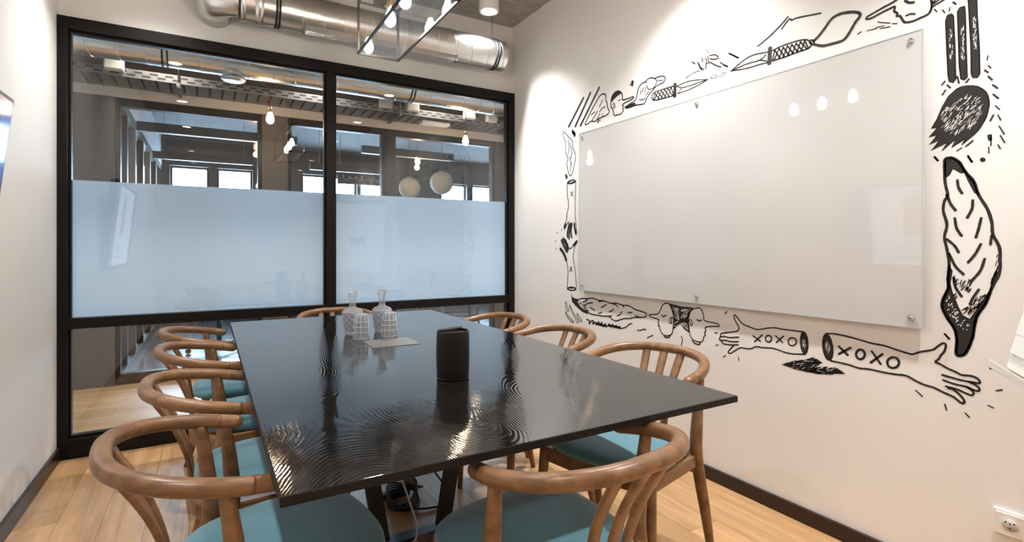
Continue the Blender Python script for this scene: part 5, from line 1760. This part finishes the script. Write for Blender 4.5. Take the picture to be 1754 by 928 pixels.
# outer wall with windows
WINS = [(-2.10, -1.62), (-0.52, 0.0), (0.117, 0.63), (1.40, 1.84), (1.905, 2.34), (2.40, 2.89), (4.0, 4.55), (4.68, 5.18)]
WZ0, WZ1 = 0.75, 2.42
w = MB().box(HX0, HX1, YFAR, YFAR + 0.25, -0.1, WZ0); w.box(HX0, HX1, YFAR, YFAR + 0.25, WZ1, 3.05)
px = HX0
for a, b in WINS: w.box(px, a, YFAR, YFAR + 0.25, WZ0, WZ1); px = b
w.box(px, HX1, YFAR, YFAR + 0.25, WZ0, WZ1)
struct('wall_far', w, M['grey_panel'], 'dark outer wall of the office with bright windows')
for i, (a, b) in enumerate(WINS):
    wi = tag(bpy.data.objects.new(f'window_{i + 2}', None), f'bright office window, number {i + 1} from the left in the outer wall', kind='structure')
    COL.objects.link(wi); wi.location = ((a + b) / 2, YFAR + 0.12, WZ0); hb = (b - a) / 2; hz = WZ1 - WZ0
    for x0, x1, z0, z1 in ((-hb, -hb + 0.03, 0, hz), (hb - 0.03, hb, 0, hz), (-hb + 0.03, hb - 0.03, 0, 0.03), (-hb + 0.03, hb - 0.03, hz - 0.03, hz)):
        MB().box(x0, x1, -0.03, 0.03, z0, z1).build('frame_bar', M['frame'], wi)
    MB().add([(-hb, 0, 0), (hb, 0, 0), (hb, 0, hz), (-hb, 0, hz)], [(0, 1, 2, 3)]).build('pane', M['clear'], wi)
    pd = bpy.data.lights.new('sky_portal', 'AREA'); pd.shape = 'RECTANGLE'; pd.size = b - a; pd.size_y = WZ1 - WZ0
    po = bpy.data.objects.new('sky_portal', pd); COL.objects.link(po); po.parent = wi; po.location = (0, 0.14, hz / 2); po.rotation_euler = (R(-90), 0, 0)
    pd.cycles.is_portal = True
# upper wall over the second partition
struct('wall_corridor_upper', MB().box(-1.0, HX1, Y2, Y2 + 0.10, 2.385, 2.95), M['beige'], 'beige wall strip above the dark framed office partition')
struct('wall_corridor_panel', MB().box(-1.0, -0.668, Y2, Y2 + 0.10, 0.0, 2.385).box(0.43, 0.652, Y2, Y2 + 0.1, 0.0, 2.385).box(2.896, HX1, Y2, Y2 + 0.1, 0.0, 2.385), M['grey_panel'], 'grey-brown wall panels between the office glazing')
p2 = tag(bpy.data.objects.new('window_20', None), 'dark framed glass front of the office across the corridor', kind='structure'); COL.objects.link(p2); p2.location = (0, Y2 + 0.05, 0)
for a, b in ((-0.668, 0.43), (0.652, 1.593), (1.674, 2.896)):
    for x0, x1, z0, z1 in ((a, a + 0.035, 0, 2.385), (b - 0.035, b, 0, 2.385), (a + 0.035, b - 0.035, 2.315, 2.385), (a + 0.035, b - 0.035, 0, 0.09)):
        MB().box(x0, x1, -0.04, 0.04, z0, z1).build('frame_bar', M['frame'], p2, 0.002)
    MB().add([(a, 0, 0.05), (b, 0, 0.05), (b, 0, 2.33), (a, 0, 2.33)], [(0, 1, 2, 3)]).build('pane', M['clear'], p2)
MB().box(1.593, 1.674, -0.045, 0.045, 0, 2.385).build('frame_post', M['frame'], p2, 0.003)
# glazed side of the office running away from the viewer
p3 = tag(bpy.data.objects.new('window_21', None), 'glazed side partition of the office running towards the windows', kind='structure'); COL.objects.link(p3); p3.location = (-0.66, 0, 0)
for y in (5.75, 6.35, 7.05, 7.85, 8.7):
    MB().box(-0.03, 0.03, y, y + 0.07, 0, 2.32).build('frame_post', M['frame'], p3)
MB().box(-0.035, 0.035, Y2 + 0.1, YFAR, 2.32, 2.39).build('frame_bar', M['frame'], p3)
MB().box(-0.04, 0.04, Y2 + 0.1, YFAR, 2.39, 2.859).build('upper_panel', M['hallwall'], p3)
MB().box(-0.035, 0.035, Y2 + 0.1, YFAR, 0, 0.09).build('frame_bar', M['frame'], p3)
MB().add([(0, Y2 + 0.1, 0.05), (0, YFAR, 0.05), (0, YFAR, 2.33), (0, Y2 + 0.1, 2.33)], [(0, 1, 2, 3)]).build('pane', M['clear'], p3)

# corridor services
t = thing('corridor_duct', 'spiral steel duct along the corridor seen through the glass', 'duct', (0, 4.42, 2.560))
spiral_duct(t, -2.4, 5.9, 0.135, 0.16)
for x in (-0.28, -0.25, 1.52, 1.55): duct_band(t, x, 0.135)
for x in (-1.6, -0.265, 1.535, 3.4): MB().cyl((x, 0, 0.135), (x, 0, 0.389), 0.005, n=8).build('hanger_rod', M['steel_dull'], t)
MB().lathe([(0.0001, -0.02), (0.075, -0.02), (0.085, -0.012), (0.085, 0.0), (0.06, 0.02), (0.06, 0.16)], 28, (0.16, -0.01, -0.15)).build('air_valve', M['steel'], t)
t = thing('cable_tray', 'perforated steel cable tray along the corridor below its ceiling', 'cable tray', (0, 5.13, 2.46))
x = -2.4
rung = MB().box(0, 0.075, -0.17, 0.17, 0.0, 0.004).mesh('tray_rung', M['steel_dull'])
i = 0
while x < 4.2:
    o = obj('tray_rung', rung, t); o.location = (x, 0, 0.0); x += 0.093
MB().box(-2.4, 4.3, -0.175, -0.171, -0.004, 0.062).build('side_rail', M['steel_dull'], t)
MB().box(-2.4, 4.3, 0.171, 0.175, -0.004, 0.062).build('side_rail', M['steel_dull'], t)
MB().box(-2.4, 4.3, -0.170, 0.170, 0.02, 0.055).build('tray_load', M['rubber'], t)
sl = MB(); x = -2.35
while x < 4.2:
    for zz, of in ((0.012, 0.0), (0.036, 0.05)): sl.box(x + of, x + of + 0.055, -0.1768, -0.1752, zz, zz + 0.013)
    x += 0.10
tag(sl.build('side_slots', M['rubber'], t), kind='stuff')
for x in (-1.25, -0.21, 1.62, 3.1):
    MB().box(x - 0.012, x + 0.012, -0.20, 0.20, -0.028, -0.005).build('support_channel', M['steel_dull'], t)
    MB().cyl((x, -0.19, -0.005), (x, -0.19, 0.489), 0.005, n=8).build('hanger_rod', M['steel_dull'], t)
for i, (x, lab) in enumerate(((-0.93, 'leftmost in the left pane'), (-0.62, 'in the left pane near the corner'), (1.47, 'first right of the mullion'), (1.74, 'second right of the mullion'), (2.36, 'third right of the mullion'), (2.62, 'rightmost in the right pane'))):
    b = thing('junction_box', 'small grey junction box on the cable tray, ' + lab, 'junction box', (x, 4.935, 2.515), 0, 'junction boxes on the cable tray')
    MB().box(-0.062, 0.062, -0.04, 0.013, -0.03, 0.10).build('box_body', M['white_enamel'], b, 0.005)
    MB().box(-0.054, 0.054, -0.045, -0.0405, -0.022, 0.092).build('box_lid', M['white_enamel'], b, 0.002)
b = thing('exit_light', 'flat white emergency light fixed under the cable tray', 'light', (2.02, 5.05, 2.405))
MB().box(-0.15, 0.15, -0.06, 0.06, 0.0, 0.03).build('housing', M['white_enamel'], b, 0.006)
MB().cyl((-0.08, 0, 0.03), (-0.08, 0, 0.054), 0.006, n=8).build('hanger', M['steel_dull'], b); MB().cyl((0.08, 0, 0.03), (0.08, 0, 0.054), 0.006, n=8).build('hanger', M['steel_dull'], b)

m_red = plain('red_fabric_cord', (0.30, 0.035, 0.02), 0.7, noise=0.1)
def cord_bulb(x, y, z, ztop, lab, mat='bulb_amber'):
    t = thing('hanging_bulb', lab, 'bulb', (x, y, z), 0, 'bare bulbs hanging beyond the glass')
    bulb(t, 0, 0, 0.0, 0.032, mat)
    MB().cyl((0, 0, 0.058), (0, 0, ztop - z), 0.0035, n=8).build('cord', m_red, t)
    ld = bpy.data.lights.new('bulb_glow', 'POINT'); ld.energy = 4.0; ld.color = (1.0, 0.68, 0.42); ld.shadow_soft_size = 0.033
    lo = bpy.data.objects.new('bulb_glow', ld); COL.objects.link(lo); lo.parent = t; lo.location = (0, 0, -0.11)
cord_bulb(0.437, 4.70, 2.235, 2.95, 'bare amber bulb on red cord in the corridor, left glass pane')
cord_bulb(2.21, 4.70, 2.235, 2.95, 'bare amber bulb on red cord in the corridor, right glass pane')
cord_bulb(0.455, 6.05, 2.235, 2.86, 'bare amber bulb hanging farther off, left glass pane')
cord_bulb(2.22, 6.10, 2.235, 2.86, 'bare amber bulb hanging farther off, right glass pane')

def linear_lamp(x0, x1, y, z, lab):
    t = thing('linear_pendant', lab, 'pendant lamp', ((x0 + x1) / 2, y, z), 0, 'black linear pendants in the office')
    h = (x1 - x0) / 2
    MB().box(-h, h, -0.035, 0.035, 0.0, 0.085).build('housing', M['black_steel'], t, 0.003)
    MB().box(-h + 0.02, h - 0.02, -0.025, 0.025, -0.003, -0.0005).build('diffuser', M['white_enamel'], t)
    for s in (-0.8, 0.8): MB().cyl((s * h, 0, 0.085), (s * h, 0, 2.86 - z), 0.002, n=6).build('wire', M['steel_dull'], t)
linear_lamp(-0.57, 0.80, 5.86, 2.215, 'black linear pendant, upper one in the left glass pane')
linear_lamp(-0.58, 0.50, 7.56, 2.215, 'black linear pendant, lower one in the left glass pane')
linear_lamp(1.50, 2.62, 5.95, 2.215, 'black linear pendant, upper one in the right glass pane')
linear_lamp(1.20, 2.42, 7.56, 2.215, 'black linear pendant, lower one in the right glass pane')

m_rice = plain('cream_rice_paper', (0.72, 0.63, 0.52), 0.8, noise=0.03)
def globe(x, y, z, r, lab):
    t = thing('paper_globe_lantern', lab, 'lantern', (x, y, z), 0, 'paper globe lanterns in the office')
    pr = []
    for i in range(37):
        a = -PI / 2 + PI * i / 36; pr.append((max(0.03 if i in (0, 36) else 0, r * math.cos(a) * (1 - 0.012 * (i % 2))), r * math.sin(a)))
    MB().lathe(pr, 36).build('paper_shade', m_rice, t)
    MB().lathe([(0.028, r - 0.003), (0.034, r - 0.003), (0.034, r + 0.008), (0.028, r + 0.008)], 20, close=True).build('wire_ring', M['steel_dull'], t)
    MB().cyl((0, 0, r - 0.002), (0, 0, 2.86 - z), 0.003, n=6).build('cord', M['rubber'], t)
globe(2.42, 6.98, 1.975, 0.150, 'round cream paper lantern, lower left of the two')
globe(2.93, 7.05, 2.085, 0.168, 'round cream paper lantern, upper right of the two')

# office chair and stools seen through the lower panes
t = thing('office_chair', 'black swivel office chair beyond the lower left glass pane', 'office chair', (0.10, 6.55, 0), R(35))
m_fab = plain('black_mesh_fabric', (0.012, 0.012, 0.014), 0.7, noise=0.2)
for k in range(5):
    a = 2 * PI * k / 5
    MB().sweep([(0.03 * math.cos(a), 0.03 * math.sin(a), 0.10), (0.29 * math.cos(a), 0.29 * math.sin(a), 0.075)], 0.016, 0.012, 8).build('base_spoke', M['chrome'], t)
    m = MB().lathe([(0.0001, -0.012), (0.026, -0.012), (0.026, 0.012), (0.0001, 0.012)], 16, close=True); m.v = [(x + 0.29 * math.cos(a), z + 0.29 * math.sin(a), y + 0.028) for x, y, z in m.v]
    m.build('castor', M['rubber'], t)
    MB().cyl((0.29 * math.cos(a), 0.29 * math.sin(a), 0.045), (0.29 * math.cos(a), 0.29 * math.sin(a), 0.08), 0.008, n=8).build('castor_stem', M['rubber'], t)
MB().cyl((0, 0, 0.085), (0, 0, 0.42), 0.025, n=16).build('gas_column', M['rubber'], t)
MB().box(-0.24, 0.24, -0.23, 0.23, 0.42, 0.49).build('seat', m_fab, t, 0.025, 3)
MB().sweep(smooth_path([(0, -0.21, 0.44), (0, -0.30, 0.50), (0, -0.29, 0.70)], 4), 0.03, 0.012, 8, (1, 0, 0)).build('back_support', M['rubber'], t)
MB().box(-0.22, 0.22, -0.285, -0.235, 0.58, 1.05).build('backrest', m_fab, t, 0.02, 3)
for s in (-1, 1):
    MB().sweep(smooth_path([(s * 0.22, 0.0, 0.45), (s * 0.28, 0.0, 0.50), (s * 0.28, 0.0, 0.66)], 4), 0.014, 0.02, 8, (0, 1, 0)).build('arm_post', M['rubber'], t)
    MB().box(s * 0.28 - 0.03, s * 0.28 + 0.03, -0.12, 0.14, 0.66, 0.685).build('armrest', M['rubber'], t, 0.008)
def stool(x, y, rz, lab):
    t = thing('office_stool', lab, 'stool', (x, y, 0), R(rz), 'grey stools beyond the lower right pane')
    mg = M['grey_panel']
    for sx in (-1, 1):
        for sy in (-1, 1): MB().sweep([(sx * 0.20, sy * 0.20, 0.0), (sx * 0.14, sy * 0.14, 0.68)], [0.012, 0.018], None, 8).build('leg', mg, t)
        MB().sweep([(sx * 0.178, -0.178, 0.22), (sx * 0.178, 0.178, 0.22)], 0.009, None, 8).build('stretcher', mg, t)
        MB().sweep([(-0.171, sx * 0.171, 0.30), (0.171, sx * 0.171, 0.30)], 0.009, None, 8).build('stretcher', mg, t)
    MB().lathe([(0.0001, 0.68), (0.17, 0.68), (0.18, 0.69), (0.18, 0.705), (0.165, 0.712), (0.0001, 0.708)], 28).build('seat', mg, t)
stool(2.22, 5.90, 5, 'grey four-legged stool beyond the lower right pane, left one')
stool(2.76, 6.02, -8, 'grey four-legged stool beyond the lower right pane, middle one')
stool(2.55, 6.75, 30, 'grey four-legged stool beyond the lower right pane, farther back')
sg = thing('window_sign', 'dark sign strip with looping white script beside the office windows', 'sign', (2.10, 8.20, 2.12))
MB().box(-0.40, 0.40, -0.01, 0.01, 0.0, 0.20).build('sign_board', plain('dark_violet_board', (0.035, 0.03, 0.055), 0.5, noise=0.1), sg)
pts = []
for i in range(60):
    a = i * 0.75; pts.append((-0.34 + i * 0.0113 + 0.022 * math.cos(a), -0.013, 0.10 + 0.045 * math.sin(a) * (0.6 + 0.4 * math.sin(i * 0.31))))
MB().tube(smooth_path(pts, 3), 0.004, 6).build('script_line', M['white_enamel'], sg)
for s in (-0.36, 0.36): MB().cyl((s, 0, 0.20), (s, 0, 0.739), 0.003, n=6).build('wire', M['steel_dull'], sg)

# corridor downlights (small recessed cans on the black ceiling)
for x, lab in ((-1.3, 'left end'), (-0.3, 'left of the mullion'), (0.9, 'right of the mullion'), (2.1, 'over the right pane'), (3.3, 'right end')):
    t = thing('corridor_downlight', 'small black downlight on the corridor ceiling, ' + lab, 'downlight', (x, 4.78, 2.95), 0, 'corridor downlights')
    MB().lathe([(0.035, -0.10), (0.045, -0.10), (0.045, 0.0)], 24, close=True).build('housing', M['black_steel'], t)
    MB().lathe([(0.0001, -0.085), (0.035, -0.085), (0.035, -0.08), (0.0001, -0.08)], 20, close=True).build('lens', M['lamp_on'], t)
    ld = bpy.data.lights.new('downlight_beam', 'SPOT'); ld.energy = HALL_SPOT_W; ld.color = (1.0, 0.86, 0.72); ld.spot_size = R(120); ld.spot_blend = 0.8; ld.shadow_soft_size = 0.03
    lo = bpy.data.objects.new('downlight_beam', ld); COL.objects.link(lo); lo.parent = t; lo.location = (0, 0, -0.105)
